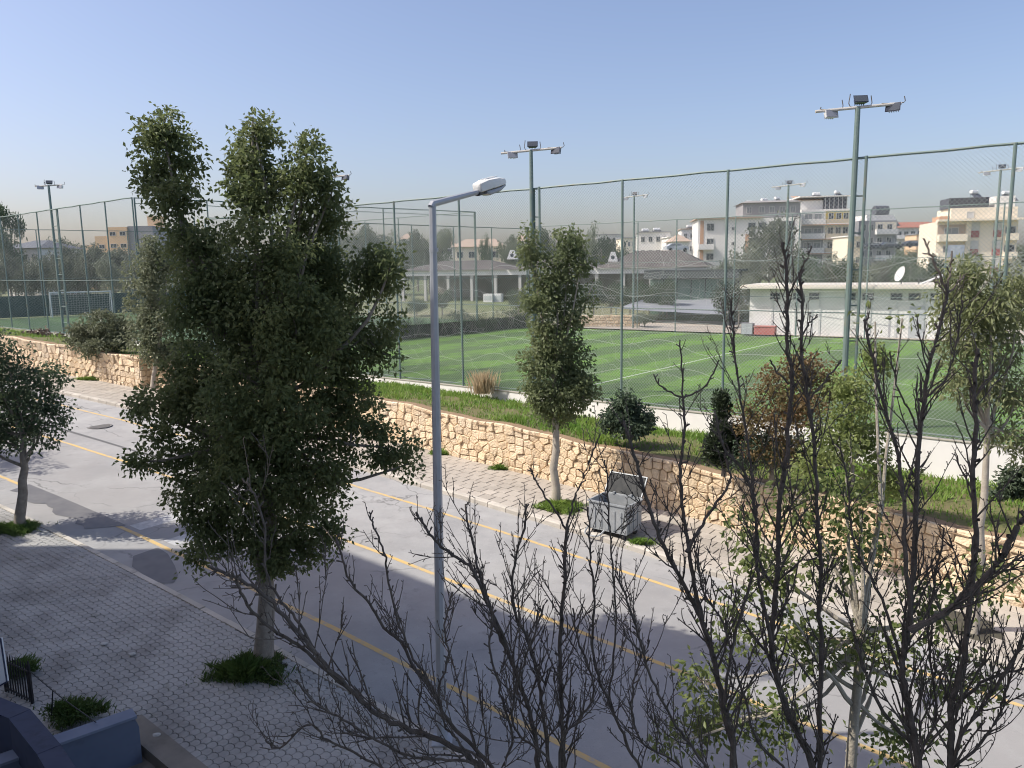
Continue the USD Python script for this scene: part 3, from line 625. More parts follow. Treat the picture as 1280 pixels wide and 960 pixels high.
lw = math.radians(56); ld = V(0, math.cos(lw), math.sin(lw)); ln = V(0, -math.sin(lw), math.cos(lw))
lf = lambda c: bf(V(0, BD + .03, B1 + .07) + c[:, :1] * V(1, 0, 0) + c[:, 1:2] * ld + c[:, 2:3] * ln)
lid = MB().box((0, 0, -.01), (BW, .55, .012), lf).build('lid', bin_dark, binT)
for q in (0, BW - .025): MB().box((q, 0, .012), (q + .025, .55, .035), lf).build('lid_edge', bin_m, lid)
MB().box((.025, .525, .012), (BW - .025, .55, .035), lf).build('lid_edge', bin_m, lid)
for q in (.12, BW - .12):
    for w_ in (.1, BD - .12):
        wb = bf(np.array([(q, w_, .07)]))[0]; T = trimesh.creation.cylinder(.085, .05, sections=14); T.apply_transform(trimesh.geometry.align_vectors([0, 0, 1], [bx[0], bx[1], 0])); T.apply_translation(wb)
        wl = MB().tri(T).build('wheel', rubber, binT)
        MB().box((q - .035, w_ - .05, .11), (q + .035, w_ + .05, B0), bf).build('fork', bin_m, wl)
MB().tube(smooth_path(bf(np.array([(BW - .02, -.03, .22), (BW + .02, -.16, .06), (BW - .15, -.2, .03), (BW - .38, -.17, .05), (BW - .48, -.03, .17)])), 4), .022, 7).build('foot_bar', bin_m, binT)
ic = trimesh.creation.icosphere(2, .2); ic.vertices *= [1.3, .9, .55]; ic.vertices += .03 * (meshkit.noise(np.array(ic.vertices) * 12, 2)[:, None] - .5) * 2
ic.vertices = bf(np.array(ic.vertices) + [.45, .42, .55]); 
for q, w_, z, s_ in ((.3, .4, .56, 1.), (.62, .5, .6, .8), (.85, .3, .52, .9), (.5, .25, .5, .9)):
    m = trimesh.creation.icosphere(2, .19 * s_); p = np.array(m.vertices); p *= 1 + .35 * (meshkit.noise(p * 11 + q * 9, 3)[:, None] - .5); p *= [1.2, 1., .8]
    MB().add(bf(p + [q, w_, z]), m.faces).build('rubbish_bag', cloth_white if s_ != .8 else bin_dark, None, 'knotted %s rubbish bag lying inside the open grey bin, %s' % (('dark', 'near its middle') if s_ == .8 else ('pale', {.3: 'towards its left end', .85: 'at the right', .5: 'by its front edge'}.get(q, ''))), 'rubbish bag', smooth=True)

# ------------------------------------------------------------------ trees and plants
def leaf_quads(c, ax, nrm, ln, wd, fold=.25):
    sd_ = np.cross(nrm, ax); sd_ /= np.linalg.norm(sd_, axis=1, keepdims=True) + 1e-9
    ln, wd = ln[:, None], wd[:, None]
    v = np.stack([c, c + ax * ln * .45 + sd_ * wd / 2 + nrm * wd * fold, c + ax * ln, c + ax * ln * .45 - sd_ * wd / 2 + nrm * wd * fold], 1)
    k = np.arange(len(c))[:, None, None] * 4
    return v.reshape(-1, 3), (k + np.array([[0, 1, 2], [0, 2, 3]])).reshape(-1, 3)
def unit(v): return v / (np.linalg.norm(v, axis=-1, keepdims=True) + 1e-9)
def foliage(blobs, n, size, rng, clump=.22, per=42, droop=.45, aspect=.55, shell=.45):
    """blobs: (centre, radii). Leaves stand in clumps spread through the crown, thicker towards its skin."""
    w = np.array([(r[0] * r[1] * r[2]) ** .72 for _, r in blobs]); w /= w.sum(); nc = max(1, n // per)
    b = rng.choice(len(blobs), nc, p=w); C = np.array([x[0] for x in blobs])[b]; Rr = np.array([x[1] for x in blobs])[b]
    u = unit(rng.normal(size=(nc, 3))); rad = rng.uniform(0, 1, nc) ** shell
    cc_ = C + u * Rr * rad[:, None]
    sz = rng.uniform(.6, 1.35, nc) * clump
    per_ = np.maximum(6, (per * rng.uniform(.5, 1.5, nc)).astype(int)); i = np.repeat(np.arange(nc), per_)
    off = np.clip(rng.normal(size=(len(i), 3)), -1.5, 1.5) * .55; off[:, 2] *= .8
    p = cc_[i] + off * sz[i][:, None]
    ax = unit(unit(off) * .7 + rng.normal(size=p.shape) * .55 + np.array([0, 0, -droop]))
    nr = unit(np.cross(ax, rng.normal(size=p.shape)) + np.array([0, 0, .35]))
    s = size * rng.uniform(.65, 1.3, len(p))
    return leaf_quads(p, ax, nr, s, s * aspect), cc_
def limb(mb, a, b, r0, r1, rng, wob=.08, n=7, sides=6):
    a, b = np.asarray(a, float), np.asarray(b, float); L = np.linalg.norm(b - a); t = np.linspace(0, 1, n)[:, None]
    side = rng.normal(size=3); p = a + (b - a) * t + np.sin(np.pi * t) * side * wob * L * .5 + V(0, 0, -.06 * L) * np.sin(np.pi * t) + rng.normal(size=(n, 3)) * .012 * L * np.sin(np.pi * t)
    mb.tube(p, np.linspace(r0, r1, n), sides); return p
def tree(name, label, base, trunk_top, r0, blobs, n, size, leaf, bk=bark, cat='tree', group=None, seed=0, clump=.22, per=42, droop=.45, aspect=.55, shell=.45, limbs=True, nb=40, lean=0.):
    rng = np.random.default_rng(seed); base = np.asarray(base, float); tt = np.asarray(trunk_top, float)
    t = thing(name, label, cat, base=base, group=group)
    k = np.linspace(0, 1, 9)[:, None]; path = base + (tt - base) * k; path[1:-1] += rng.normal(size=(7, 3)) * .006 * np.linalg.norm(tt - base) * V(1, 1, 0)
    path = np.vstack([base - V(0, 0, .15), path]); rr = np.r_[r0 * 1.5, r0 * 1.22, np.linspace(r0, r0 * .45, 8)]
    MB().tube(path, rr, 10).build('trunk', bk, t, smooth=True)
    (v, f), cl = foliage(blobs, n, size, rng, clump, per, droop, aspect, shell)
    if limbs:
        mb = MB(); ends = []
        for c, r in blobs:
            q = rng.uniform(.62, .97); a = base + (tt - base) * q
            if c[2] > tt[2] + .5: a = tt - (tt - base) * .06
            ends.append(limb(mb, a, c, r0 * .34, r0 * .10, rng))
        pts = np.vstack(ends)
        for c in cl[rng.choice(len(cl), min(nb, len(cl)), replace=False)]:
            a = pts[np.argmin(np.linalg.norm(pts - c, axis=1) + .6 * np.maximum(0, pts[:, 2] - c[2] + .1))]
            limb(mb, a, c, r0 * .09, r0 * .035, rng, .2, 5, 4)
        mb.build('branches', bk, t)
    MB().add(v, f).build('crown', leaf, t)
    return t
def pxb(y, *rows, dep=.75):
    """Crown lobes from (u, v, half width, half height[, depth offset]) in picture units at depth y."""
    out = []
    for r in rows:
        dy = r[4] if len(r) > 4 else 0.; k = (y + dy) / FPX
        out.append((at(r[0], r[1], y + dy), V(r[2] * k, max(r[2], r[3] * .8) * k * dep, r[3] * k)))
    return out
bt = rp(2.65, -4.72, .06); yb = bt[1]
tree('street_tree', 'big dark-leaved tree on the near pavement left of the lamp, crown filling left middle', bt, at(335, 470, yb + .1), .150,
     pxb(yb, (212, 190, 36, 50, .2), (204, 160, 20, 24), (192, 222, 20, 26), (220, 252, 32, 38, -.3), (318, 186, 32, 48, .3), (317, 158, 15, 18), (316, 146, 9, 11), (384, 182, 13, 14), (306, 240, 34, 46, -.2), (342, 250, 36, 46, .4), (381, 210, 28, 42, -.2), (395, 265, 38, 46, .2), (415, 240, 15, 12),
         (252, 318, 42, 44, .3), (244, 310, 28, 34, -.5), (248, 365, 40, 42, -.5), (330, 320, 62, 60, -.6), (400, 335, 46, 62, .5), (468, 345, 30, 44, .2), (488, 335, 22, 24, -.2), (280, 400, 62, 62, -.4), (370, 415, 66, 64, -.8), (455, 420, 46, 56, .3),
         (250, 470, 50, 56, .4), (215, 515, 46, 42, -.2), (178, 508, 18, 14), (180, 577, 17, 16, -.2), (330, 500, 76, 70, -.9), (420, 510, 58, 66, .3), (485, 560, 36, 36, .2), (510, 580, 18, 18), (300, 580, 74, 62, -.5), (240, 590, 46, 48, .3),
         (390, 590, 58, 60, -.2), (330, 655, 66, 50, .1), (262, 655, 34, 46, -.2), (405, 665, 36, 40, .2), (245, 695, 14, 16), (350, 700, 40, 26), (300, 520, 80, 80, 1.0), (380, 400, 70, 80, 1.0)),
     88000, .088, leaf_big, seed=21, clump=.20, per=44, nb=130)
lt_ = rp(12.1, -4.68, .06); yl = lt_[1]
tree('street_tree', 'shorter dark round-crowned tree with straight grey trunk at the left edge', lt_, at(31, 540, yl), .125,
     pxb(yl, (22, 500, 44, 42), (58, 478, 28, 26, .2), (66, 515, 18, 26, -.1), (8, 450, 30, 26), (-40, 480, 46, 46), (44, 540, 32, 22), (0, 548, 46, 22, .3), (-50, 540, 40, 30), (-80, 500, 34, 40), (-20, 430, 34, 26, -.2), (0, 500, 50, 50, .6)),
     15000, .095, leaf_left, seed=22, clump=.2, per=34, nb=60)
t2 = rp(3.34, 5.34, .1); y2 = t2[1]
tree('street_tree', 'slim twin-topped tree with bare pale trunk on the far pavement beside the bin', t2, at(693, 440, y2), .125,
     pxb(y2, (660, 298, 10, 18), (668, 320, 20, 20, .1), (715, 298, 20, 20), (727, 328, 15, 20, -.1), (692, 340, 34, 24), (740, 357, 6, 7), (676, 372, 26, 26, -.1), (718, 380, 24, 26, .1), (694, 415, 36, 30), (680, 452, 30, 26, -.2), (715, 455, 28, 30, .1), (700, 488, 46, 26), (668, 492, 18, 18, .1), (732, 490, 16, 18), (698, 515, 34, 14)),
     17000, .11, leaf_col, pale_bark, seed=23, clump=.22, per=32, nb=60)
t3 = rp(25.0, 6.7, .1); y3 = t3[1]
tree('street_tree', 'slim dull-green tree in front of the corner where the stone wall steps back', t3, at(200, 420, y3), .12,
     pxb(y3, (190, 312, 20, 20), (205, 335, 22, 24, .2), (180, 345, 22, 26), (188, 382, 30, 30, .2), (205, 400, 24, 28, -.2), (178, 415, 22, 26), (200, 440, 26, 22), (215, 455, 12, 12)),
     9000, .15, leaf_grey, pale_bark, seed=24, clump=.3, per=30, nb=40)
def bush(name, label, cat, base, y, rows, n, size, leaf, seed, group=None, **k):
    return tree(name, label, base, np.asarray(base) + (0, 0, .5), .05, pxb(y, *rows), n, size, leaf, cat=cat, seed=seed, group=group, **k)
bush('wall_shrub', 'grey-green rounded shrub spilling over the top of the far left stone wall', 'shrub', at(125, 438, 36.6), 36.6, [(125, 412, 34, 24), (104, 424, 20, 16), (148, 420, 20, 20, .3), (130, 432, 34, 12, -.6)], 8000, .15, leaf_grey, 25, clump=.28)
bush('dry_shrub', 'low brownish twiggy shrub on the verge before the far left white wall', 'shrub', at(52, 424, 45), 45, [(52, 420, 18, 7), (35, 421, 10, 5), (68, 421, 10, 5)], 1500, .2, M('twig_brown', (.16, .12, .09), (.22, .17, .13)), 26)
y = 22.6
bush('round_shrub', 'small dark-green round shrub on the verge right of the slim roadside tree', 'shrub', at(785, 540, y), y, [(785, 518, 26, 17), (768, 528, 15, 13, -.2), (803, 526, 15, 14), (780, 502, 14, 11), (786, 534, 26, 10, -.1)], 6000, .12, leaf_dark, 27, clump=.2)
y = 19.2
bush('cypress_shrub', 'nearly black narrow cypress standing at the wall behind bare branches', 'cypress', at(905, 588, y), y, [(905, 505, 8, 20), (905, 535, 14, 26), (906, 565, 17, 20), (893, 560, 9, 22, -.1), (918, 548, 8, 22)], 9000, .085, leaf_cyp, 28, clump=.13, droop=-.6)
y = 18.6
bush('bronze_shrub', 'bronze and green leaved bush above the stone wall, right of the dark cypress', 'shrub', at(985, 590, y), y, [(960, 478, 26, 26), (1008, 466, 34, 26, .2), (990, 515, 40, 34, -.2), (942, 520, 22, 26), (1040, 490, 24, 30, .3), (965, 560, 34, 24)], 6500, .095, leaf_bronze, 29, clump=.24, per=20, nb=90)
bush('dark_shrub', 'broad dark twiggy shrub along the wall top between the cypress and the pale shrub', 'shrub', at(965, 592, 18.9), 18.9, [(950, 560, 34, 24), (990, 566, 34, 24, .2), (1022, 574, 26, 18, .1), (930, 574, 22, 16)], 7000, .08, leaf_dark, 35, clump=.2, per=24, nb=60)
y = 16.8
bush('pale_shrub', 'yellow-green loose shrub leaning over the right part of the stone wall', 'shrub', at(1065, 600, y), y, [(1065, 500, 30, 40), (1040, 550, 34, 34), (1085, 555, 30, 34, .3), (1010, 585, 24, 22), (1110, 600, 30, 24), (1095, 450, 20, 24)], 7000, .10, leaf_light, 30, clump=.22, per=20, nb=90)
y = 19.0
bush('dark_bush', 'low dark-green leafy bush at the foot of the white wall, right edge', 'shrub', at(1268, 640, y), y, [(1268, 605, 22, 20), (1240, 622, 14, 10), (1290, 600, 24, 26)], 3500, .12, leaf_dark, 31, clump=.2)
r1 = rp(-6.9, 5.2, .1); yr = r1[1]
tree('roadside_tree', 'tall pale grey-green tree with a crooked whitish trunk at the right edge', r1, at(1236, 520, yr), .10,
     pxb(yr, (1212, 345, 30, 24), (1190, 385, 26, 26, .2), (1238, 385, 36, 34, -.2), (1205, 430, 38, 30), (1255, 430, 34, 36, .2), (1275, 380, 28, 40, -.2), (1222, 480, 34, 24), (1270, 490, 26, 34), (1285, 550, 24, 40), (1190, 470, 18, 20), (1250, 545, 18, 16)),
     7600, .13, leaf_pale, pale_bark, seed=32, clump=.24, per=20, aspect=.32, droop=.7, nb=150)
r2 = rp(-6.75, -4.7, .06); y_ = r2[1]
tree('street_tree', 'light-green sparse leafy young tree among the bare branches at lower right', r2, at(1080, 760, y_), .075,
     pxb(y_, (930, 660, 36, 34), (1000, 625, 46, 44, .3), (1058, 590, 34, 46), (960, 725, 46, 44, -.3), (1060, 690, 54, 46, .3), (1000, 800, 56, 46), (925, 790, 44, 44, .4), (1095, 800, 50, 44), (880, 850, 40, 34, -.2), (890, 905, 50, 40, .2), (965, 900, 54, 44), (1170, 745, 40, 44), (1195, 850, 50, 50, .3), (1240, 720, 30, 40), (1094, 402, 22, 12), (1128, 398, 14, 12), (1075, 640, 40, 40), (840, 930, 30, 26), (1130, 920, 60, 40)),
     5400, .075, leaf_light, pale_bark, seed=33, clump=.17, per=14, nb=170)
r3 = rp(21.5, -4.7, .06)
tree('street_tree', 'dark street tree standing just outside the left edge of the view', r3, r3 + (0, 0, 3.2), .12, [(r3 + V(a, b, c), V(d, d, d * .9)) for a, b, c, d in ((0, 0, 4.2, 1.3), (.8, .5, 3.4, .9), (-.8, -.3, 3.5, 1.), (.3, -.7, 5.2, .8), (-.3, .5, 3.2, .9))], 9000, .11, leaf_left, seed=34, clump=.24)

# ---- grass and weeds
def blades(pts, hgt, rng, wd=.010, lean=.45):
    n = len(pts); a = rng.uniform(0, 2 * np.pi, n); d = np.stack([np.cos(a), np.sin(a), np.zeros(n)], 1); s = np.stack([-d[:, 1], d[:, 0], d[:, 2]], 1)
    h = (hgt * rng.uniform(.5, 1.25, n))[:, None]; ln = (lean * rng.uniform(.2, 1.3, n))[:, None]; w_ = wd * rng.uniform(.7, 1.4, (n, 1))
    v = np.stack([pts - s * w_, pts + s * w_, pts + d * h * ln * .4 + s * w_ * .8 + V(0, 0, 1) * h * .6, pts + d * h * ln + V(0, 0, 1) * h], 1)
    k = np.arange(n)[:, None, None] * 4
    return v.reshape(-1, 3), (k + np.array([[0, 1, 2], [0, 2, 3]])).reshape(-1, 3)
rng = np.random.default_rng(40); mb = MB()
for Pg, n, vis in ((verge_r, 34000, None), (verge_l, 9000, None)):
    a, b = Pg.shape[:2]; i = rng.uniform(0, a - 1.001, n); j = (rng.uniform(0, 1, n) ** .85) * (b - 1.001); i0, j0 = i.astype(int), j.astype(int); fi, fj = (i - i0)[:, None], (j - j0)[:, None]
    P = (Pg[i0, j0] * (1 - fi) + Pg[i0 + 1, j0] * fi) * (1 - fj) + (Pg[i0, j0 + 1] * (1 - fi) + Pg[i0 + 1, j0 + 1] * fi) * fj
    dn = meshkit.fbm(P * [.8, .8, 0], 3, 8); keep = dn > rng.uniform(.18, .62, n); P = P[keep]; dn = dn[keep]
    mb.add(*blades(P, .10 + .36 * np.clip(dn - .35, 0, 1), rng, .016, .6))
mb.build('verge_grass', grass_m, None, 'fresh green grass growing on the verge behind the stone wall', 'grass', kind='stuff')
def weeds(name, label, c, rx, ry, n, h, seed, mat=weed_m, cat='weeds'):
    rx, ry, h = rx * 1.12, ry * 1.12, h * .8
    rng = np.random.default_rng(seed); r = np.sqrt(rng.uniform(0, 1, n)); a = rng.uniform(0, 2 * np.pi, n); r = r * (.72 + .3 * np.sin(3 * a + seed) + .22 * np.sin(7 * a + 2 * seed)); k_ = rng.uniform(0, 1, n) < .14; r = np.where(k_, r * 1.6, r)
    P = np.asarray(c) + np.stack([r * np.cos(a) * rx, r * np.sin(a) * ry, 0 * r], 1)
    s, d = sd(P); P[:, 2] += zr(s) - zr(sd(np.asarray(c)[None])[0])
    t = thing(name, label, cat, base=c); hh = h * (1.15 - np.clip(r, 0, 1.5) * .6) * (.45 + 1.1 * meshkit.noise(P * 5.0, seed))
    MB().add(*blades(P, hh, rng, .008, .9)).build('leaves', mat, t)
    (v, f), _ = foliage([(np.asarray(c) + V(0, 0, h * .35), V(rx * .85, ry * .85, h * .45))], n, .05, rng, .06, 12, .1)
    MB().add(v, f).build('broad_leaves', mat, t)
weeds('weed_clump', 'dense dark weed clump round the foot of the big tree', bt + V(-.12, -.3, -.0), .62, .42, 3800, .26, 41)
weeds('weed_clump', 'green weed clump round the foot of the left-edge tree', lt_ + V(-.1, -.1, 0), .60, .42, 2000, .24, 42)
weeds('weed_clump', 'weeds at the foot of the slim tree beside the bin', t2 + V(.15, -.25, .02), .62, .45, 1800, .22, 43, grass_m)
c = onz(92, 893, .42); weeds('weed_clump', 'weed clump in the pavement just left of the blue-grey stub wall', c, .38, .28, 1600, .2, 44)
c = onz(27, 838, .5); weeds('weed_clump', 'small weed clump behind the black iron railing', c, .2, .26, 900, .22, 45)
for s, n_, lab in ((9.1, 700, 'sprig of weeds at the foot of the stone wall, nearest the street lamp'), (6.6, 500, 'sprig of weeds at the foot of the stone wall behind the far pavement, left of the slim tree'), (.2, 400, 'tuft of weeds at the kerb beside the right wheel of the bin'), (22.5, 600, 'line of weeds along the foot of the wall before the stepped corner'), (29, 900, 'weeds along the foot of the far left stone wall')):
    c = rp(s, 6.95 if s > 1 else 4.5, .12); c = rp(s, 6.5, .12) if s == 29 else c
    weeds('wall_weeds', lab, c, .35 if s < 20 else .9, .14, n_, .2, int(s * 10) + 50, grass_m)
y = 31.6; rng = np.random.default_rng(46); c = at(604, 492, 30.9); t = thing('dry_grass_tuft', 'tall straw-coloured dry grass tuft against the low white wall', 'dry grass', base=c)
P = c + rng.normal(size=(420, 3)) * [.22, .16, 0]; MB().add(*blades(P, .85, rng, .006, .3)).build('stalks', dry_m, t)

# ------------------------------------------------------------------ beyond the courts
MB().grid(quad_grid(FLc + V(.2, .3), FRc + V(.2, .3), FRc + V(9, 12), FLc + V(9, 12), ZR + .02, 10)).build('gravel_yard', gravel, kind='structure')
# low rubble wall behind the far fence
def rubble(name, label, p0, p1, z0, h, seed):
    rng = np.random.default_rng(seed); p0, p1 = np.array(p0[:2], float), np.array(p1[:2], float); L = np.linalg.norm(p1 - p0); f = frame((*p0, z0), p1 - p0); t = thing(name, label, 'low wall', base=(*p0, z0))
    MB().box((0, -.12, -.2), (L, .12, h - .05), f).build('mortar_core', mortar, t)
    z = 0.
    while z < h - .05:
        rh = rng.uniform(.2, .28); a = 0
        while a < L:
            w_ = rng.uniform(.28, .5); o = rng.uniform(.14, .18); e = .015
            b = np.array([(a + e, z + e), (min(a + w_, L) - e, z + e), (min(a + w_, L) - e, z + rh - e), (a + e, z + rh - e)]); b += rng.normal(0, .015, b.shape); c = b.mean(0)
            v = np.vstack([np.c_[b[:, 0], np.full(4, .1), b[:, 1]], np.c_[b[:, 0], np.full(4, -o + .03), b[:, 1]], np.c_[c[0] + (b[:, 0] - c[0]) * .75, np.full(4, -o), c[1] + (b[:, 1] - c[1]) * .75]]) if w_ > .1 and a + w_ - .05 < L else None
            if v is not None: MB().add(f(v), [[r0 + m, r0 + (m + 1) % 4, r0 + 4 + (m + 1) % 4, r0 + 4 + m] for r0 in (0, 4) for m in range(4)] + [[8, 9, 10, 11]]).build('stone', stone, t)
            a += w_
        z += rh
    return t
pale_stone = stone
rubble('low_stone_wall', 'low pale rubble wall beyond the striped court, right of the slim twin-topped tree', at(722, 400, 64.3), at(800, 400, 63.5), ZR, .95, 60)
# the white changing hut
hp = at(936, 418, 55.2); hd_ = V(.86, -.50); hut = thing('changing_hut', 'long white single-storey hut with flat overhanging roof and small high windows', 'hut', base=(hp[0], hp[1], ZR))
hf_ = frame((hp[0], hp[1], ZR), hd_); HL, HH = 12.6, 3.25
MB().box((0, 0, -.3), (HL, 4.6, HH), hf_).build('wall', white_wall, hut)
roof = MB().box((-.55, -.75, HH), (HL + .9, 5.2, HH + .16), hf_).box((-.45, -.65, HH + .16), (HL + .8, 5.1, HH + .26), hf_).build('roof', M('hut_roof', (.68, .64, .56), (.58, .53, .45), .9, 5., .8), hut)
for k in range(1, 8): MB().box((HL * k / 8 - .07, -.045, 0), (HL * k / 8 + .07, 0, HH), hf_).build('pilaster', M('pilaster_white', (.60, .60, .58)) if k == 1 else '/World/Looks/pilaster_white', hut)
for q in (1.75, 3.3, 4.35, 6.6, 7.7, 9.4, 10.45, 11.7):
    w_ = MB().box((q - .36, -.04, HH - .78), (q + .36, -.002, HH - .30), hf_).build('window', M('hut_frame', (.35, .33, .31)) if q < 2 else '/World/Looks/hut_frame', hut)
    MB().box((q - .31, -.055, HH - .74), (q + .31, -.041, HH - .34), hf_).build('pane', pane, w_)
MB().box((10.2, -.05, 0), (11.1, -.003, 2.1), hf_).build('door', M('hut_door', (.45, .47, .48)), hut)
rt = ZR + HH + .26
dp = hf_(np.array([(9.6, .6, HH + .26)]))[0]; dish = thing('satellite_dish', 'white satellite dish tilted up on the roof of the white hut', 'satellite dish', base=dp)
k = np.linspace(0, 2 * np.pi, 20, endpoint=False); dv = unit(V(-.9, -.1, .35)); e1 = unit(np.cross(dv, V(0, 0, 1))); e2 = np.cross(e1, dv); ctr = dp + V(0, 0, .62)
rings = [ctr + (np.cos(k)[:, None] * e1 * .9 + np.sin(k)[:, None] * e2) * r_d * .52 + dv * .16 * r_d ** 2 for r_d in (.02, .4, .75, 1.)]
MB().grid(np.stack([np.vstack([r_q, r_q[:1]]) for r_q in rings], 1)).build('reflector', lamp_white, dish, smooth=True)
MB().tube([dp, ctr - dv * .02], .035, 6).build('mast', iron, dish); MB().tube([ctr + V(0, 0, -.35), ctr + dv * .55], .014, 5).build('feed_arm', iron, dish)
pp = hf_(np.array([(10.6, 1.0, HH + .2), (12.7, 1.2, HH + 1.15)])); pt = thing('slanted_pole', 'pale pole leaning at a slant over the right end of the hut roof', 'pole', base=pp[0])
MB().tube(pp, .07, 8).build('shaft', lamp_white, pt); MB().tube([pp[0], pp[0] + V(0, 0, .35)], .04, 6).build('bracket', iron, pt)
rb = hf_(np.array([(1.35, -1.0, 0)]))[0]; t = thing('red_box', 'faded red box standing before the white hut, left part', 'box', base=rb); f = frame(rb, hd_)
MB().box((-.7, -.35, .08), (.7, .35, .62), f).build('body', M('faded_red', (.34, .10, .09), (.42, .17, .15), 3., 4.), t); MB().box((-.73, -.38, .62), (.73, .38, .68), f).build('lid', M('faded_red_lid', (.40, .15, .13)), t); MB().box((-.6, -.3, 0), (.6, .3, .08), f).build('foot', iron, t)
gb = hf_(np.array([(.15, -1.0, 0)]))[0]; t = thing('grey_cabinet', 'small grey cabinet standing left of the red box at the hut', 'cabinet', base=gb); f = frame(gb, hd_)
MB().box((-.4, -.3, .06), (.4, .3, .85), f).build('body', M('cabinet_grey', (.28, .29, .30), (.2, .2, .2), 4., 3.), t); MB().box((-.36, -.318, .1), (-.01, -.301, .8), f).build('door', galv, t); MB().box((.01, -.318, .1), (.36, -.301, .8), f).build('door', galv, t)

# ---- pavilion with dark hipped roofs, green shed and grey tarpaulin sheet
dark_roof = M('dark_shingle', (.075, .068, .064), (.115, .102, .094), .7, 6., .9, .6, 4., .05)
pv = at(500, 380, 92); px_ = V(.945, -.327); PL = 36.0; gzp = float(G(pv[0], pv[1])); pav = thing('pavilion', 'long open pavilion with dark hipped roofs and white fascia beyond the courts', 'pavilion', base=(pv[0], pv[1], gzp)); pf = frame((pv[0], pv[1], 0), px_)
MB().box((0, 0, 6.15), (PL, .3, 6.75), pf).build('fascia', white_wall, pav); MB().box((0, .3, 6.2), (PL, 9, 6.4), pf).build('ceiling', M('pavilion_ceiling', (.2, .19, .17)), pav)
for a0, a1, zt in ((.2, 13.5, 7.9), (13.7, 23.5, 8.0), (23.7, 35.8, 8.6)):
    lo = np.array([(a0, -.3, 6.76), (a1, -.3, 6.76), (a1, 9.3, 6.76), (a0, 9.3, 6.76), (a0 + 3.6, 4.5, zt), (a1 - 3.6, 4.5, zt)])
    rf = MB().add(pf(lo), [[0, 1, 5], [0, 5, 4], [1, 2, 5], [2, 3, 4], [2, 4, 5], [3, 0, 4], [0, 2, 1], [0, 3, 2]]).build('roof', dark_roof, pav)
for k in range(13): 
    q = .4 + k * (PL - .8) / 12; MB().box((q - .16, .05, gzp - .3), (q + .16, .35, 6.15), pf).build('column', M('pavilion_column', (.45, .44, .41)) if k == 0 else '/World/Looks/pavilion_column', pav)
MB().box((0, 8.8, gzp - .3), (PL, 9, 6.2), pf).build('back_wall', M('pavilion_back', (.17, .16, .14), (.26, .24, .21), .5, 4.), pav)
for u_, v_, w_ in ((640, 318, .62), (766, 321, .55)):
    c = at(u_, v_ + 6, 90.5 if u_ < 700 else 85); t = thing('roof_dormer', 'small white roof vent on the pavilion roof, %s' % ('with a dark round hole, left one' if u_ < 700 else 'the lower, right one'), 'roof vent', base=c); f = frame(c, V(1, -.2))
    MB().add(f(np.array([(-w_, 0, 0), (w_, 0, 0), (.2, 0, 1.05), (-.2, 0, 1.05), (-w_, .7, 0), (w_, .7, 0), (.2, .7, 1.05), (-.2, .7, 1.05)])), [[0, 1, 2, 3], [1, 5, 6, 2], [4, 0, 3, 7], [3, 2, 6, 7], [5, 4, 7, 6]]).build('hood', lamp_white, t)
    MB().add(f(np.array([(.22 * math.cos(a), -.01, .45 + .22 * math.sin(a)) for a in np.linspace(0, 2 * np.pi, 12, endpoint=False)])), [[0, k, k + 1] for k in range(1, 11)]).build('opening', pane, t)
c = at(812, 366, 76); shed = thing('green_shed', 'low green glazed shed with dark lean-to roof beyond the striped court', 'shed', base=(c[0], c[1], float(G(c[0], c[1])))); f = frame((c[0], c[1], 0), V(.9, -.43)); z0 = float(G(c[0], c[1])) - .2
gp = M('green_panel', (.10, .17, .13), (.16, .22, .18), .8, 4., .4)
for k in range(6): MB().box((k * 1.35 + .05, 0, z0), (k * 1.35 + 1.3, .1, 5.6), f).build('panel', gp, shed)
MB().box((-.4, -.6, 6.3), (8.6, 4.5, 6.5), f).add(f(np.array([(-.4, -.9, 5.7), (8.6, -.9, 5.7), (8.6, -.6, 6.3), (-.4, -.6, 6.3)])), [[0, 1, 2, 3]]).build('roof', M('shed_roof', (.03, .04, .04), (.05, .055, .055)), shed)
MB().box((.1, 3.9, z0), (8.1, 4.1, 6.3), f).build('back_wall', bin_dark, shed)
q = [at(770, 384, 69), at(905, 390, 62.5), at(962, 364, 72), at(830, 362, 80)]
tp = [V(p[0], p[1], z) for p, z in zip(q, (3.2, 2.9, 4.1, 4.2))]; t = thing('grey_tarpaulin', 'slack blue-grey tarpaulin stretched between the green shed and the white hut', 'tarpaulin', base=tp[0])
u, v = np.meshgrid(np.linspace(0, 1, 18), np.linspace(0, 1, 18), indexing='ij'); u, v = u[..., None], v[..., None]; Pt = (tp[0] * (1 - u) + tp[1] * u) * (1 - v) + (tp[3] * (1 - u) + tp[2] * u) * v
Pt[..., 2] += -.35 * np.sin(np.pi * u[..., 0]) * np.sin(np.pi * v[..., 0]) + .12 * (meshkit.fbm(Pt * [.6, .6, 0], 3, 4) - .5)
MB().grid(Pt).build('sheet', M('tarpaulin', (.20, .21, .235), (.26, .27, .29), .8, 4., .6), t, smooth=True)
for p in tp: MB().tube([V(p[0], p[1], float(G(p[0], p[1])) - .2), p + V(0, 0, .1)], .06, 6).build('prop', green_steel, t)
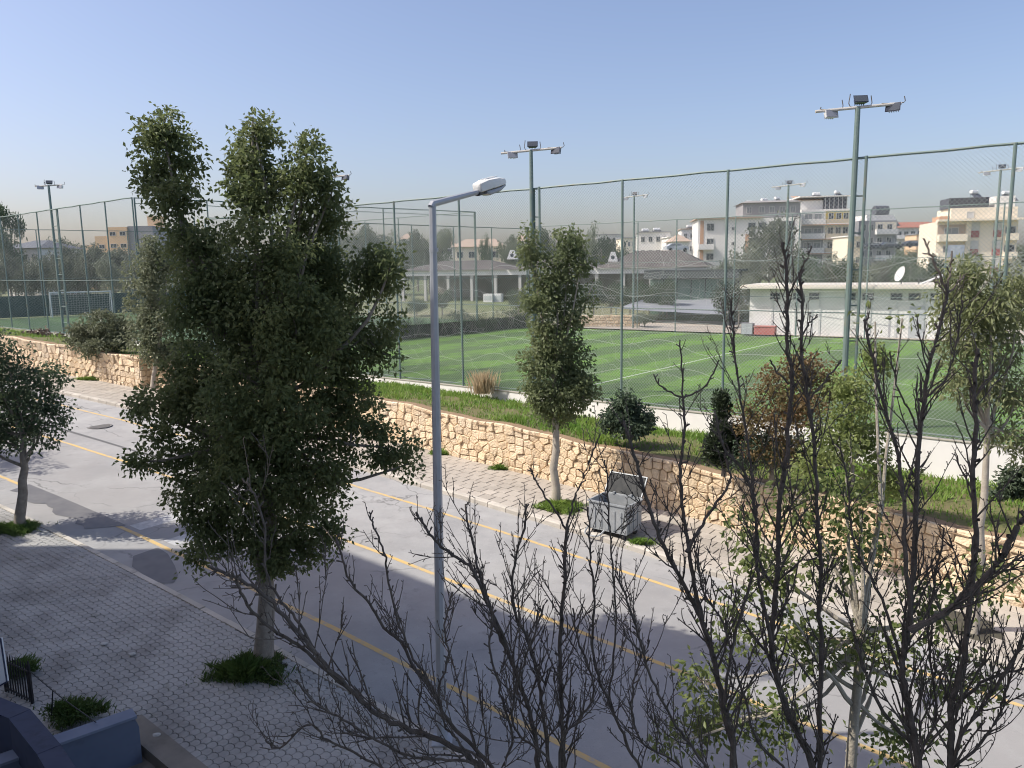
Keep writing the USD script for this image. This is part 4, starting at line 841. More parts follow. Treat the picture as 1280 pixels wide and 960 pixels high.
for u_, v_, s_, lab in ((610, 380, .9, 'tall white cabinet standing under the pavilion roof'), (622, 381, .75, 'low white cabinet under the pavilion roof, right of the tall one')):
    c = at(u_, v_ + 7, 86); f = frame((c[0], c[1], float(G(c[0], c[1]))), px_); t = thing('white_cabinet', lab, 'cabinet', base=(c[0], c[1], float(G(c[0], c[1])))); hh = c[2] - float(G(c[0], c[1]))
    MB().box((-s_ * .6, 0, 0), (s_ * .6, .7, max(.9, hh + 1.6 * s_)), f).build('body', lamp_white, t); MB().box((-s_ * .5, -.02, .2), (s_ * .5, -.002, max(.7, hh + 1.2 * s_)), f).build('door', white_g, t)

# ---- houses and apartment blocks
plaster = M('white_plaster', (.76, .735, .69), (.68, .655, .61), .35, 6., .9, extra=stain(.6, (.4, .37, .32), .58, .75, .5))
cream = M('cream_plaster', (.78, .70, .56), (.72, .64, .50), .35, 6., .9, extra=stain(.7, (.4, .33, .25), .58, .75, .5))
peach = M('peach_plaster', (.74, .52, .32), (.68, .48, .30), .3, 6., .9)
grey_pl = M('grey_plaster', (.30, .30, .30), (.24, .24, .25), .3, 6., .9)
yellow_pl = M('mustard_plaster', (.44, .34, .10), (.40, .31, .10), .5, 4., .9)
redtile = M('red_tile', (.33, .13, .09), (.27, .12, .09), .8, 6., .9); tan_roof = M('tan_roof', (.42, .32, .25), (.36, .28, .22), .6, 5., .9)
brick_m = M('orange_render', (.52, .31, .19), (.46, .28, .18), .6, 5., .9); dark_gl = M('dark_screen', (.05, .055, .07), (.09, .095, .11), 1.2, 3., .4); red_panel = M('red_panel', (.33, .11, .11), (.30, .12, .11), .6, 3., .8); shut = M('white_shutter', (.58, .58, .56), (.5, .5, .48), .8, 3., .7); frame_w = M('window_frame', (.50, .49, .46))
def block(t, f, lo, hi, mat, name='wall'): return MB().box(lo, hi, f).build(name, mat, t)
def window(t, f, a, z, w=1.2, h=1.3, y=0., p=None, shutter=False):
    wn = MB().box((a - w / 2, y - .09, z), (a + w / 2, y - .002, z + .08), f).box((a - w / 2, y - .09, z + h - .08), (a + w / 2, y - .002, z + h), f).box((a - w / 2, y - .09, z + .08), (a - w / 2 + .08, y - .002, z + h - .08), f).box((a + w / 2 - .08, y - .09, z + .08), (a + w / 2, y - .002, z + h - .08), f).box((a - .03, y - .07, z + .08), (a + .03, y - .002, z + h - .08), f).build('window', frame_w, t)
    MB().box((a - w / 2 + .08, y - .04, z + .08), (a + w / 2 - .08, y - .003, z + h - .08), f).build('pane', shut if shutter else (p or pane), wn)
def balcony(t, f, a0, a1, z, back, slab, dep=1.3, rail=.95, y=0., railmat=None):
    b = MB().box((a0, y - dep, z - .18), (a1, y - .003, z), f).build('balcony', slab, t)
    MB().box((a0, y - dep, z), (a1, y - dep + .12, z + rail), f).box((a0, y - dep + .12, z), (a0 + .12, y - .004, z + rail), f).box((a1 - .12, y - dep + .12, z), (a1, y - .004, z + rail), f).build('parapet', railmat or slab, b)
    if back is not None: MB().box((a0 + .05, y - .03, z + .01), (a1 - .05, y - .005, z + 2.6), f).build('back_wall', back, b)
def bld(name, label, u0, u1, vt, y, yaw, cat='building', vref=None):
    p = at(u0, vt, y); z0 = float(G(p[0], p[1])) - .6; ax = V(math.cos(yaw), math.sin(yaw)); q = at(u1, vt, y); W = (q[0] - p[0]) / max(.3, math.cos(yaw) - math.sin(yaw) * q[0] / y)
    t = thing(name, label, cat, base=(p[0], p[1], z0)); return t, frame((p[0], p[1], 0), ax), W, p[2], z0
# white block with gabled upper storey
t, f, W, zt, z0 = bld('apartment_block', 'white apartment block with dark windows and grey upper storey, left of the yellow balconies', 873, 1003, 274, 160, -.12)
block(t, f, (0, 0, z0), (W * .99, 11, zt), plaster); block(t, f, (-.5, -.6, zt), (W * .62, 11.5, zt + .22), tan_roof, 'roof'); block(t, f, (W * .44, 1.2, zt + .22), (W * .99, 10, zt + 3.1), grey_pl, 'upper_storey')
rf = MB().add(f(np.array([(W * .42, .7, zt + 3.1), (W * 1.01, .7, zt + 3.1), (W * 1.01, 10.5, zt + 3.1), (W * .42, 10.5, zt + 3.1), (W * .5, 5.5, zt + 3.8), (W * .94, 5.5, zt + 3.8)])), [[0, 1, 5], [0, 5, 4], [1, 2, 5], [2, 3, 4], [2, 4, 5], [3, 0, 4], [0, 2, 1], [0, 3, 2]]).build('roof', M('grey_roof', (.30, .28, .27), (.24, .23, .22), .6, 4.), t)
for fl in range(4):
    z = zt - 2.4 - 3.0 * fl
    for a in (.12, .34, .52, .62): window(t, f, W * a, z, 1.5 if a != .34 else .6, 1.5 if a != .34 else .7)
    for a in (.74, .82, .90): window(t, f, W * a, z - .2, 1.3, 1.9)
for a in (.50, .62, .72, .82, .92): window(t, f, W * a, zt + 1.0, 1.1, 1.3, y=1.2, p=pane2)
MB().box((W * .02, -.06, z0), (W * .055, -.003, zt - .3), f).build('orange_strip', brick_m, t); balcony(t, f, W * .0, W * .15, zt - 6.0, None, plaster); MB().box((W * .46, -.05, zt - 9), (W * .5, -.003, zt - 3.2), f).build('orange_strip', brick_m, t)
# banded block with yellow balconies
t, f, W, zt, z0 = bld('apartment_block', 'white banded apartment block with mustard-yellow balcony walls beside the tall floodlight mast', 1002, 1062, 262, 166, -.1)
block(t, f, (0, 0, z0), (W, 12, zt), plaster); block(t, f, (W * .02, 2, zt), (W * .5, 10, zt + 2.0), plaster, 'roof_house'); block(t, f, (W * .5, 1.2, zt), (W * .98, 10, zt + 2.6), dark_gl, 'glazed_storey'); block(t, f, (-.3, .8, zt + 2.6), (W + .3, 10.5, zt + 2.85), plaster, 'roof')
MB().add(f(np.array([(0, 1.8, zt + 2.0), (W * .52, 1.8, zt + 2.0), (W * .52, 10, zt + 3.6), (0, 10, zt + 3.6)])), [[0, 1, 2, 3]]).build('tile_roof', brick_m, t)
for k in range(6): MB().box((W * (.52 + .09 * k), 1.1, zt + .1), (W * (.52 + .09 * k) + .1, 1.19, zt + 2.5), f).build('mullion', frame_w, t)
for fl in range(5):
    z = zt - 3.0 - 3.0 * fl
    balcony(t, f, 0, W * .48, z, grey_pl if fl else shut, plaster, 1.2); balcony(t, f, W * .5, W, z, yellow_pl if fl < 1 else (cream if fl == 1 else plaster), plaster, 1.2, .85, railmat=M('sand_parapet', (.55, .47, .34)) if fl == 0 else '/World/Looks/sand_parapet')
    for a in (.62, .78, .93): window(t, f, W * a, z + .2, 1.1, 2.0, y=-.03)
    for a in (.15, .35): window(t, f, W * a, z + .9, 1.6, 1.2, y=-.03, p=pane2)
    MB().box((-.1, -1.32, z - .36), (W + .1, -1.205, z - .2), f).build('red_edge', brick_m, t)
# grey cluster behind the mast
t, f, W, zt, z0 = bld('apartment_block', 'grey apartment block with dark water tank on its roof, right of the tall floodlight mast', 1074, 1122, 276, 176, .05)
block(t, f, (0, 0, z0), (W, 10, zt), grey_pl); block(t, f, (W * .25, 1, zt), (W * .98, 8, zt + 1.3), plaster, 'roof_house'); MB().tube(f(np.array([(W * .55, 3, zt + 2.4), (W * .9, 3, zt + 2.4)])), 1.1, 12).build('water_tank', dark_gl, t)
for fl in range(4):
    for a in (.12, .32, .55, .8): window(t, f, W * a, zt - 2.3 - 2.9 * fl, 1.2, 1.5)
    balcony(t, f, W * .42, W * .98, zt - 2.9 - 2.9 * fl, cream if fl == 0 else None, plaster, 1.0)
# long red-roofed block
t, f, W, zt, z0 = bld('apartment_block', 'long pale apartment block with low red roof, far off left of the cream block', 1112, 1180, 285, 225, -.05)
block(t, f, (0, 0, z0), (W, 10, zt), plaster); MB().add(f(np.array([(-.6, -.8, zt), (W + .6, -.8, zt), (W + .6, 10.8, zt), (-.6, 10.8, zt), (2, 5, zt + 1.8), (W - 2, 5, zt + 1.8)])), [[0, 1, 5], [0, 5, 4], [1, 2, 5], [2, 3, 4], [2, 4, 5], [3, 0, 4], [0, 2, 1], [0, 3, 2]]).build('roof', redtile, t)
for fl in range(3):
    for k in range(8): window(t, f, W * (.06 + .125 * k), zt - 2.4 - 3 * fl, 1.3, 1.4)
    balcony(t, f, W * .02, W * .38, zt - 3 - 3 * fl, None, plaster, 1.); balcony(t, f, W * .55, W * .98, zt - 3 - 3 * fl, None, plaster, 1.)
# cream block at the right
t, f, W, zt, z0 = bld('apartment_block', 'cream apartment block with red wall panels and dark roof terrace, right edge of the skyline', 1174, 1276, 277, 130, -.22)
block(t, f, (0, .9, z0), (W, 11, zt), cream); block(t, f, (W * .18, 1.5, zt), (W, 9, zt + 2.2), cream, 'upper_storey'); block(t, f, (-.25, -.5, zt - .02), (W + .2, .88, zt + .32), cream, 'cornice')
block(t, f, (W * .16, 2.2, zt + 2.2), (W * .66, 7, zt + 3.9), dark_gl, 'terrace_screen'); block(t, f, (W * .74, 2.2, zt + 2.2), (W * .98, 7, zt + 4.0), plaster, 'roof_house'); block(t, f, (W * .05, 1.9, zt), (W * .18, 6, zt + .95), brick_m, 'roof_parapet'); window(t, f, W * .42, zt + .45, 1.1, 1.1, y=1.5, shutter=True)
for k in range(9): MB().box((W * (.17 + .055 * k), 2.1, zt + 2.2), (W * (.17 + .055 * k) + .07, 2.19, zt + 4.0), f).build('screen_post', iron, t)
for fl in range(4):
    z = zt - 3.1 - 3.0 * fl
    balcony(t, f, .1, W * .36, z, tan_roof if fl == 0 else None, cream, 1.2, 1.0, y=.9)
    MB().box((W * .43, .78, z + .4), (W * .53, .895, z + 1.5), f).build('red_panel', red_panel, t); window(t, f, W * .48, z + 1.5, 1.25, 1.4, y=.9, shutter=True)
    MB().box((W * .70, .78, z + .4), (W * .80, .895, z + 1.5), f).build('red_panel', red_panel, t); window(t, f, W * .75, z + 1.5, 1.25, 1.4, y=.9, shutter=True)
    balcony(t, f, W * .84, W * .99, z, None, cream, 1.0, .95, y=.9); window(t, f, W * .91, z + .1, 1.6, 2.0, y=.9); window(t, f, W * .18, z + .1, 2.2, 2.0, y=.87, p=pane2)
MB().box((W * .36, .5, z0), (W * .42, .898, zt - .05), f).build('pier', cream, t)
bn = MB().add(f(np.array([(W * .12, -.33, zt - 6.1 + .1), (W * .33, -.33, zt - 6.1 + .1), (W * .33, -.36, zt - 6.1 + 2.2), (W * .12, -.36, zt - 6.1 + 2.2)])), [[0, 1, 2, 3]]).build('blue_awning', M('blue_cloth', (.20, .25, .34), (.42, .46, .5), 1.6, 4.), t)
# low houses
def house(label, u0, u1, vt, y, mat, roofmat, yaw=0., flat=False, wins=3, dep=7., floors=2, rise=1.6):
    t, f, W, zt, z0 = bld('house', label, u0, u1, vt, y, yaw, 'house')
    block(t, f, (0, 0, z0), (W, dep, zt), mat)
    if flat: block(t, f, (-.25, -.3, zt), (W + .25, dep + .2, zt + .22), roofmat, 'roof')
    else: MB().add(f(np.array([(-.5, -.5, zt), (W + .5, -.5, zt), (W + .5, dep + .5, zt), (-.5, dep + .5, zt), (-.5 + dep * .3, dep / 2, zt + rise), (W + .5 - dep * .3, dep / 2, zt + rise)])), [[0, 1, 5], [0, 5, 4], [1, 2, 5], [2, 3, 4], [2, 4, 5], [3, 0, 4], [0, 2, 1], [0, 3, 2]]).build('roof', roofmat, t)
    for fl in range(floors):
        for k in range(wins): window(t, f, W * (k + .6) / (wins + .2), zt - 2.1 - 2.9 * fl, min(1.3, W / wins * .5), 1.2)
    return t, f, W, zt
house('white house with many roof tanks on the skyline left of the white apartment block', 798, 838, 291, 175, plaster, grey_pl, -.1, True, 4)
house('small bright white house on the skyline just right of the house with roof tanks', 836, 854, 297, 168, plaster, plaster, .05, True, 2)
house('stepped white house with pinkish top against the left side of the white apartment block', 852, 878, 287, 182, plaster, tan_roof, -.1, True, 3)
house('tan-roofed low house among trees beyond the pavilion', 566, 628, 309, 150, cream, tan_roof, -.1, False, 4, 8)
house('pale low house half hidden behind the far trees left of mid-picture', 545, 568, 306, 165, plaster, tan_roof, .1, False, 2)
for l_, a_ in (('pale block far off, showing left of the red-roofed block', (1122, 1146, 279, 245, plaster, grey_pl, .1, True, 4)), ('little cream house under the grey block with the dark tank', (1060, 1078, 296, 150, cream, plaster, .0, True, 2)), ('far white block above the pavilion roof, right of the slim tree', (745, 778, 294, 230, plaster, grey_pl, -.1, True, 5)),
                ('far cream house peeping over trees left of the slim twin-topped tree', (645, 664, 301, 215, cream, tan_roof, .1, False, 3)), ('far pale block peeping out at the left of the house with roof tanks', (778, 800, 298, 205, cream, grey_pl, .1, True, 4)), ('small pale house low between the tank-roofed house and the stepped one', (842, 862, 302, 150, plaster, tan_roof, .0, False, 2)),
                ('pinkish low block at the foot of the cream block, left side', (1146, 1174, 293, 190, peach, grey_pl, -.1, True, 3)), ('far white house among hazy trees left of the street lamp', (500, 522, 299, 210, plaster, tan_roof, .1, False, 3)), ('far cream block on the skyline between big tree and lamp', (462, 486, 297, 240, cream, grey_pl, .0, True, 4))):
    house(l_, *a_)
t, f, W, zt = house('white house with long dark roof behind the orchard at the left edge', 4, 48, 311, 118, plaster, M('slate_roof', (.10, .11, .13), (.13, .14, .16), .8, 4.), -.25, False, 4, 8, 1, 1.3)
# stepped peach block on the left
t, f, W, zt, z0 = bld('apartment_block', 'stepped peach-yellow apartment block with grey side wall, behind the left court', 133, 158, 284, 172, .05)
block(t, f, (0, 0, z0), (W, 12, zt), peach); block(t, f, (-2.9, .4, z0), (-.003, 11, zt - 1.9), peach, 'wing'); block(t, f, (-5.2, .8, z0), (-2.903, 10, zt - 3.8), peach, 'wing'); block(t, f, (W + .003, .5, z0), (W + 5.4, 13, zt + .2), grey_pl, 'side_wall'); block(t, f, (W + 3.4, 3, zt + .2), (W + 6.2, 6, zt + 2.4), peach, 'stair_head'); block(t, f, (W + 3.2, 2.8, zt + 2.4), (W + 6.4, 6.2, zt + 2.6), cream, 'stair_roof')
for fl in range(4):
    z = zt - 1.9 - 2.6 * fl
    for a in (.28, .78): window(t, f, W * a, z, 1.3, .9)
    if fl: window(t, f, -1.5, z - .1, 1.2, .9, y=.4)
    if fl > 1: window(t, f, -4.1, z - .1, 1.1, .9, y=.8)
# roof water heaters
def heater(label, p, rz):
    t = thing('solar_water_heater', label, 'water heater', loc=tuple(p), rz=rz, group='solar water heaters on the flat roofs of the skyline')
    MB().add([(-1.1, -.7, .1), (1.1, -.7, .1), (1.1, .6, 1.25), (-1.1, .6, 1.25), (-1.1, -.66, .05), (1.1, -.66, .05), (1.1, .64, 1.2), (-1.1, .64, 1.2)], [[0, 1, 2, 3], [5, 4, 7, 6], [0, 4, 5, 1], [1, 5, 6, 2], [2, 6, 7, 3], [3, 7, 4, 0]]).build('collector', dark_gl, t)
    MB().tube([(-.75, .75, 1.55), (.75, .75, 1.55)], .32, 10).build('tank', lamp_white, t)
    for q in (-.9, .9): MB().tube([(q, .7, 0), (q, .7, 1.4)], .04, 5).build('leg', iron, t)
    return t
sp = [(940, 257, 164), (958, 254, 165), (975, 252, 166), (1022, 246, 170), (1050, 244, 170), (808, 291, 177), (822, 290, 178), (864, 286, 184), (1118, 278, 180), (1222, 246, 134), (1262, 247, 134)]
h0_ = None
HW = ['left one of three on the white block left of the mast', 'middle one of three on the white block left of the mast', 'right one of three on the white block left of the mast', 'left one on the banded block with yellow balconies', 'right one on the banded block with yellow balconies', 'left one on the house with many roof tanks', 'right one on the house with many roof tanks', 'on the stepped house with pinkish top', 'on the grey block right of the tall mast', 'left one on the cream block', 'right one on the cream block']
for HL_, (u_, v_, y) in zip(['white-drum solar water heater, ' + h_ for h_ in HW], sp):
    p = at(u_, v_ + 5, y)
    if h0_ is None: h0_ = heater(HL_, p, .4).GetPrim()
    else: copy(h0_, HL_, tuple(p), .4 + .3 * math.sin(u_))
# parked cars on the far street
def car(label, u_, v_, y, col, rz):
    p = at(u_, v_, y); z0 = p[2] - .75; t = thing('parked_car', label, 'car', base=(p[0], p[1], z0), group=None); f = frame((p[0], p[1], z0), V(math.cos(rz), math.sin(rz)))
    prof = [(-2.1, .3), (2.1, .3), (2.15, .65), (1.9, .85), (1.2, .92), (.6, 1.4), (-1.0, 1.42), (-1.7, .98), (-2.12, .9)]
    n = len(prof); v = np.array([(a, s_ * (.85 if z < 1 else .68), z) for s_ in (-1, 1) for a, z in prof]); m = np.arange(n); m1 = (m + 1) % n
    mb = MB().add(f(v), np.stack([m, m1, n + m1, n + m], 1)); mb.add(f(v[:n]), [[0, k, k + 1] for k in range(1, n - 1)]); mb.add(f(v[n:]), [[0, k + 1, k] for k in range(1, n - 1)]); mb.build('body', col, t)
    MB().add(f(np.array([(.95, -.79, .98), (.52, -.74, 1.33), (-.95, -.74, 1.34), (-1.45, -.79, 1.0)])), [[0, 1, 2, 3]]).build('side_window', pane2, t)
    for a in (-1.35, 1.35): MB().tube(f(np.array([(a, -.9, .32), (a, -.7, .32)])), .32, 12).build('wheel', rubber, t)
cp = M('car_dark_paint', (.03, .035, .045), None, 1., 2., .3, spec=.6); cw = M('car_silver', (.40, .42, .44), None, 1., 2., .3, spec=.6)
for u_, v_, y, c_, l in ((1092, 308, 150, cp, 'dark parked car on the far street, left one of three'), (1112, 307, 152, cp, 'dark parked car on the far street, middle one of three'), (1142, 305, 150, cp, 'dark parked car on the far street left of the cream block'), (845, 309, 140, cw, 'silver parked car on the far street before the white apartment block')):
    car(l, u_, v_, y, c_, .2)

# ---- far trees: a few kinds, each tree its own thing
def proto_crown(seed, kind):
    rng = np.random.default_rng(seed)
    if kind == 'pine': bl = [(V(rng.normal(0, .18), rng.normal(0, .18), z), V(.26, .26, .09)) for z in np.linspace(.45, .95, 8)]
    elif kind == 'tall': bl = [(V(rng.normal(0, .10), rng.normal(0, .10), z), V(w_, w_, .16)) for z, w_ in ((.35, .3), (.5, .36), (.65, .32), (.8, .24), (.92, .12))] + [(V(rng.normal(0, .25), rng.normal(0, .25), rng.uniform(.4, .75)), V(.16, .16, .13)) for _ in range(6)]
    else: bl = [(V(0, 0, .58), V(.34, .34, .28))] + [(V(math.cos(a) * .3, math.sin(a) * .3, rng.uniform(.4, .78)), V(.2, .2, .17)) for a in rng.uniform(0, 6.28, 9)]
    return foliage(bl, 3000, .055, rng, .085, 22, .3)[0], bl
kinds = {}
def far_tree(name, label, p, h, wid, kind, leaf, seed, group=None, cat='tree'):
    key = (kind, str(leaf.GetPath()), seed % 3); w_ = wid / .95
    if key not in kinds:
        t = thing(name, label, cat, tuple(p), seed * 1.3, group, scale=(w_, w_, h))
        (v, f), bl = proto_crown(seed % 3 + 70 + len(kind), kind); mb = MB().tube([(0, 0, -.05), (.01, 0, .3), (0, .02, .7)], [.03, .022, .008], 6)
        rng = np.random.default_rng(seed)
        for c, r in bl[:8]: limb(mb, (0, 0, .28), c, .012, .004, rng, .1, 5, 4)
        mb.build('trunk', bark, t); MB().add(v, f).build('crown', leaf, t); kinds[key] = t.GetPrim(); return t
    src = kinds[key]; x = thing(name, label, cat, tuple(p), seed * 1.3, group, scale=(w_, w_, h)); x.GetPrim() if hasattr(x, 'GetPrim') else x
    x.GetReferences().AddInternalReference(src.GetPath()); x.SetInstanceable(True); meta(x, label, cat, group)
    return x
def ft(u_, vt, y, wpx, kind, leaf, label, group=None, name='far_tree', zb=None):
    p = at(u_, vt, y); g = float(G(p[0], p[1])) if zb is None else zb; h = (p[2] - g) / (.98 if kind != 'round' else .9); ft.n += 1
    return far_tree(name, label, (p[0], p[1], g - .1), h, wpx * y / FPX, kind, leaf, ft.n, group)
ft.n = 0
rng = np.random.default_rng(80)
OL, OG = 'grey-green olive tree in the orchard behind the left court', 'orchard trees behind the left court'
for y, v0, du in ((98, 322, 21), (112, 313, 20), (130, 308, 19)):
    for u_ in np.arange(-30, 262, du):
        uu = u_ + rng.uniform(-5, 5); ft(uu, v0 + rng.uniform(-6, 6), y + rng.uniform(-4, 4), rng.uniform(30, 42), 'round', leaf_olive, OL, OG, 'olive_tree')
ft(2, 256, 112, 46, 'pine', leaf_dark, 'large dark pine at the left edge, taller than the roofs', name='pine_tree')
ft(86, 302, 150, 26, 'round', leaf_dark, 'dark rounded tree on the skyline just left of the peach block')
ft(62, 304, 140, 30, 'round', leaf_far, 'grey tree on the skyline right of the dark-roofed white house')
ORD = ['leftmost', 'second from left', 'third from left', 'fourth from left', 'fifth from left', 'sixth from left', 'seventh from left', 'eighth from left', 'ninth from left', 'tenth from left', 'eleventh from left', 'twelfth from left', 'thirteenth from left', 'fourteenth from left', 'rightmost']
def nth(rows): o = sorted(r[0] for r in rows); return lambda u: ORD[o.index(u)] if u != o[-1] else 'rightmost'
G2 = 'hazy grey trees on the skyline left of mid-picture'
R2_ = ((420, 286, 150, 50), (446, 284, 145, 46), (470, 289, 130, 44), (492, 284, 150, 44), (520, 292, 120, 48), (545, 288, 160, 40), (500, 300, 108, 54), (455, 302, 110, 50), (535, 303, 112, 40), (425, 305, 104, 50), (395, 290, 150, 48), (370, 296, 130, 46), (340, 300, 120, 46), (300, 304, 118, 46), (275, 300, 140, 44)); o_ = nth(R2_)
for u_, v_, y, w_ in R2_:
    ft(u_, v_, y, w_, 'round', leaf_far, 'hazy grey tree on the skyline left of mid-picture, ' + o_(u_), G2)
for u_, v_, y, w_, k, lf, l in ((608, 292, 135, 18, 'tall', leaf_dark, 'small dark tree beside the tan-roofed far house'), (640, 296, 140, 40, 'round', leaf_far, 'grey tree right of the tan-roofed far house'), (686, 287, 190, 30, 'round', leaf_dark, 'dark dome-shaped tree on the skyline behind the slim twin-topped tree'),
    (668, 300, 128, 44, 'round', leaf_dark, 'dark bushy tree behind the left half of the slim twin-topped tree'), (738, 284, 140, 28, 'tall', leaf_far, 'tall grey tree on the skyline right of the slim twin-topped tree'), (752, 298, 128, 34, 'round', leaf_dark, 'dark tree above the pavilion roof, mid-picture'), (775, 300, 136, 34, 'round', leaf_dark, 'dark tree above the pavilion roof, left of the white skyline houses'), (716, 300, 125, 40, 'round', leaf_far, 'grey tree above the pavilion roof behind the slim tree'),
    (963, 278, 84, 62, 'round', leaf_olive, 'big rounded olive tree in front of the white apartment block'), (992, 296, 80, 48, 'round', leaf_olive, 'olive tree touching the right side of the big rounded one'), (935, 304, 78, 46, 'round', leaf_olive, 'olive tree left of the big rounded one, above the hut roof'), (1018, 318, 76, 44, 'round', leaf_dark, 'dark tree behind the middle of the white hut'), (1045, 312, 84, 44, 'round', leaf_olive, 'olive tree below the yellow balconies'), (905, 326, 74, 42, 'round', leaf_olive, 'olive tree left of the white hut, behind the tarpaulin'),
    (1200, 318, 66, 50, 'round', leaf_far, 'grey tree behind the tall pale tree, left side'), (1262, 316, 70, 54, 'round', leaf_far, 'grey tree at the right edge below the cream block'), (1290, 330, 60, 50, 'round', leaf_olive, 'olive tree cut by the right edge of the view')):
    ft(u_, v_, y, w_, k, lf, l)
G3 = 'dark hedge-like trees behind the white hut roof'
R3 = ((1062, 324), (1084, 320), (1106, 322), (1130, 318), (1152, 322), (1174, 320), (1095, 330), (1140, 330)); o_ = nth(R3)
for u_, v_ in R3: ft(u_, v_, rng.uniform(72, 84), 38, 'round', leaf_dark if rng.uniform() < .6 else leaf_olive, 'hedge-like tree behind the right part of the white hut roof, ' + o_(u_), G3)
G4 = 'dark bushes under the pavilion, beyond the striped court'
R4 = ((668, 356), (694, 352), (716, 350), (742, 350), (764, 354), (788, 350), (812, 352), (834, 350), (520, 368), (552, 362), (648, 362)); o_ = nth(R4)
for u_, v_ in R4: ft(u_, v_, rng.uniform(70, 77), 30, 'round', leaf_dark, 'dark bush under the pavilion beyond the striped court, ' + o_(u_), G4, 'far_bush')
ft(806, 386, 62.6, 30, 'round', leaf_far, 'round grey bush at the right end of the low pale rubble wall', name='far_bush', zb=ZR); ft(908, 352, 60, 40, 'round', leaf_dark, 'dark overgrown bush at the left end of the white hut', name='far_bush', zb=ZR)
ft(925, 345, 61.5, 34, 'round', leaf_olive, 'grey-green bush touching the left wall of the white hut', name='far_bush', zb=ZR)
# ivy on the bank between the courts
u_ = unit(np.r_[FLc - NLc, 0]); LBk = np.linalg.norm(FLc - NLc)
ivy = [(V(*(NLc + u_[:2] * q + .25 * V(u_[1], -u_[0])), 2.75 + .25 * math.sin(q)), V(1.0, .35, .8)) for q in np.arange(.5, LBk - .2, .9)]
t = thing('ivy_hedge', 'dark ivy hedge with bare stems along the far left end of the striped court', 'hedge', base=(*((NLc + FLc) / 2), ZR))
(v, f), _ = foliage(ivy, 9000, .16, np.random.default_rng(90), .3, 26, .3); MB().add(v, f).build('ivy', leaf_dark, t)
mb = MB(); rng = np.random.default_rng(91)
for _ in range(120):
    q = rng.uniform(0, LBk); b = V(*(NLc + u_[:2] * q + (.62 + rng.uniform(0, .2)) * V(u_[1], -u_[0])), 2.0); e = b + V(*(u_[:2] * rng.normal(0, 1.1)), rng.uniform(.7, 1.9)); limb(mb, b, e, .016, .008, rng, .3, 7, 4)
mb.build('stems', M('dry_stem', (.30, .29, .26), (.22, .21, .19)), t)
# the wood and town further off, as one mass
PI_ = UsdGeom.PointInstancer.Define(stage, '/World/distant_woods'); meta(PI_, 'hazy woods filling the far ground between the courts and the horizon', 'woods', kind='stuff')
(v, f), _ = proto_crown(99, 'round'); pc = MB().add(v[:1600 * 4], f[:1600 * 2]).build('tree_shape', leaf_far, PI_); PI_.CreatePrototypesRel().SetTargets([pc.GetPath()])
n = 1500; rng = np.random.default_rng(92); rr = 205 + 700 * rng.uniform(0, 1, n) ** 1.3; aa = rng.uniform(-.75, .72, n); P = np.stack([rr * np.sin(aa), rr * np.cos(aa)], 1); z = G(P[:, 0], P[:, 1]) - .3
PI_.CreatePositionsAttr(Vt.Vec3fArray.FromNumpy(np.c_[P, z].astype(np.float32))); PI_.CreateProtoIndicesAttr(Vt.IntArray([0] * n)); sc = rng.uniform(4., 8., n); PI_.CreateScalesAttr(Vt.Vec3fArray.FromNumpy(np.stack([sc * 1.3, sc * 1.3, sc], 1).astype(np.float32)))

# ------------------------------------------------------------------ the near left corner: stairs, blue-grey walls, railing
blue = M('blue_grey_paint', (.105, .13, .19), (.13, .155, .215), 2., 6., .75, .25, 60., .006, extra=stain(3., (.07, .075, .09), .55, .72, .5))
navy = M('navy_paint', (.035, .045, .085), (.05, .06, .10), 2.5, 6., .7, .25, 60., .006, extra=stain(4., (.02, .022, .035), .5, .7, .6))
step_m = M('stair_concrete', (.25, .225, .19), (.18, .165, .14), 2.5, 6., .92, .4, 70., .008, extra=stain(1.6, (.10, .09, .075), .5, .7, .6))
stairs = thing('stairs', 'worn concrete steps going down from the near pavement by the stub wall', 'stairs', base=rp(.5, -7.2, 0))
def stepbox(s0, s1, d0, d1, z0, z1):
    s_ = np.array([s0, s1]); P = np.stack([rp(s_, d0, z0), rp(s_, d0, z1), rp(s_, d1, z1), rp(s_, d1, z0)], 1)
    return MB().grid(P).add(P[0], [[0, 1, 2, 3]]).add(P[1], [[0, 1, 2, 3]])
for k in range(5):
    stepbox(2.76 if k == 0 else 2.14, -4.5, -6.80 - .36 * k, -7.16 - .36 * k + .004, -1.2, .115 - .18 * k).build('step', step_m, stairs)
w1, w2 = onz(170, 891, .78), onz(70, 926, .78)
wall_t = thing('stub_wall', 'low blue-grey painted wall with a rounded top beside the steps', 'wall', base=(w1[0], w1[1], .2)); ax = w2 - w1; wl_ = np.linalg.norm(ax[:2]); f = frame((w1[0], w1[1], 0), ax)
MB().prism([(0, -.8), (wl_ + 1.2, -.8), (wl_ + 1.2, .76), (.1, .76), (.03, .72), (0, .62)], -.11, .11, lambda c: f(np.stack([c[:, 0], c[:, 2], c[:, 1]], 1))).build('wall_body', blue, wall_t)
MB().box((.02, -.13, .763), (wl_ + 1.2, .13, .80), f).build('coping', M('blue_coping', (.16, .19, .26), (.2, .23, .3), 3., 5., .8), wall_t)
pp_ = [onz(-60, 862, 1.25), onz(2, 872, 1.25), onz(38, 886, 1.25), onz(76, 930, 1.25), onz(128, 1010, 1.25), onz(170, 1090, 1.25)]
par = thing('parapet', 'dark navy painted parapet bending down into the lower left corner', 'parapet', base=(*pp_[3][:2], -.6))
c = np.array(pp_)[:, :2]; tg = np.gradient(c, axis=0); tg /= np.linalg.norm(tg, axis=1, keepdims=True); nn = np.stack([-tg[:, 1], tg[:, 0]], 1)
if (nn[2] @ V(0, 1)) > 0: nn = -nn
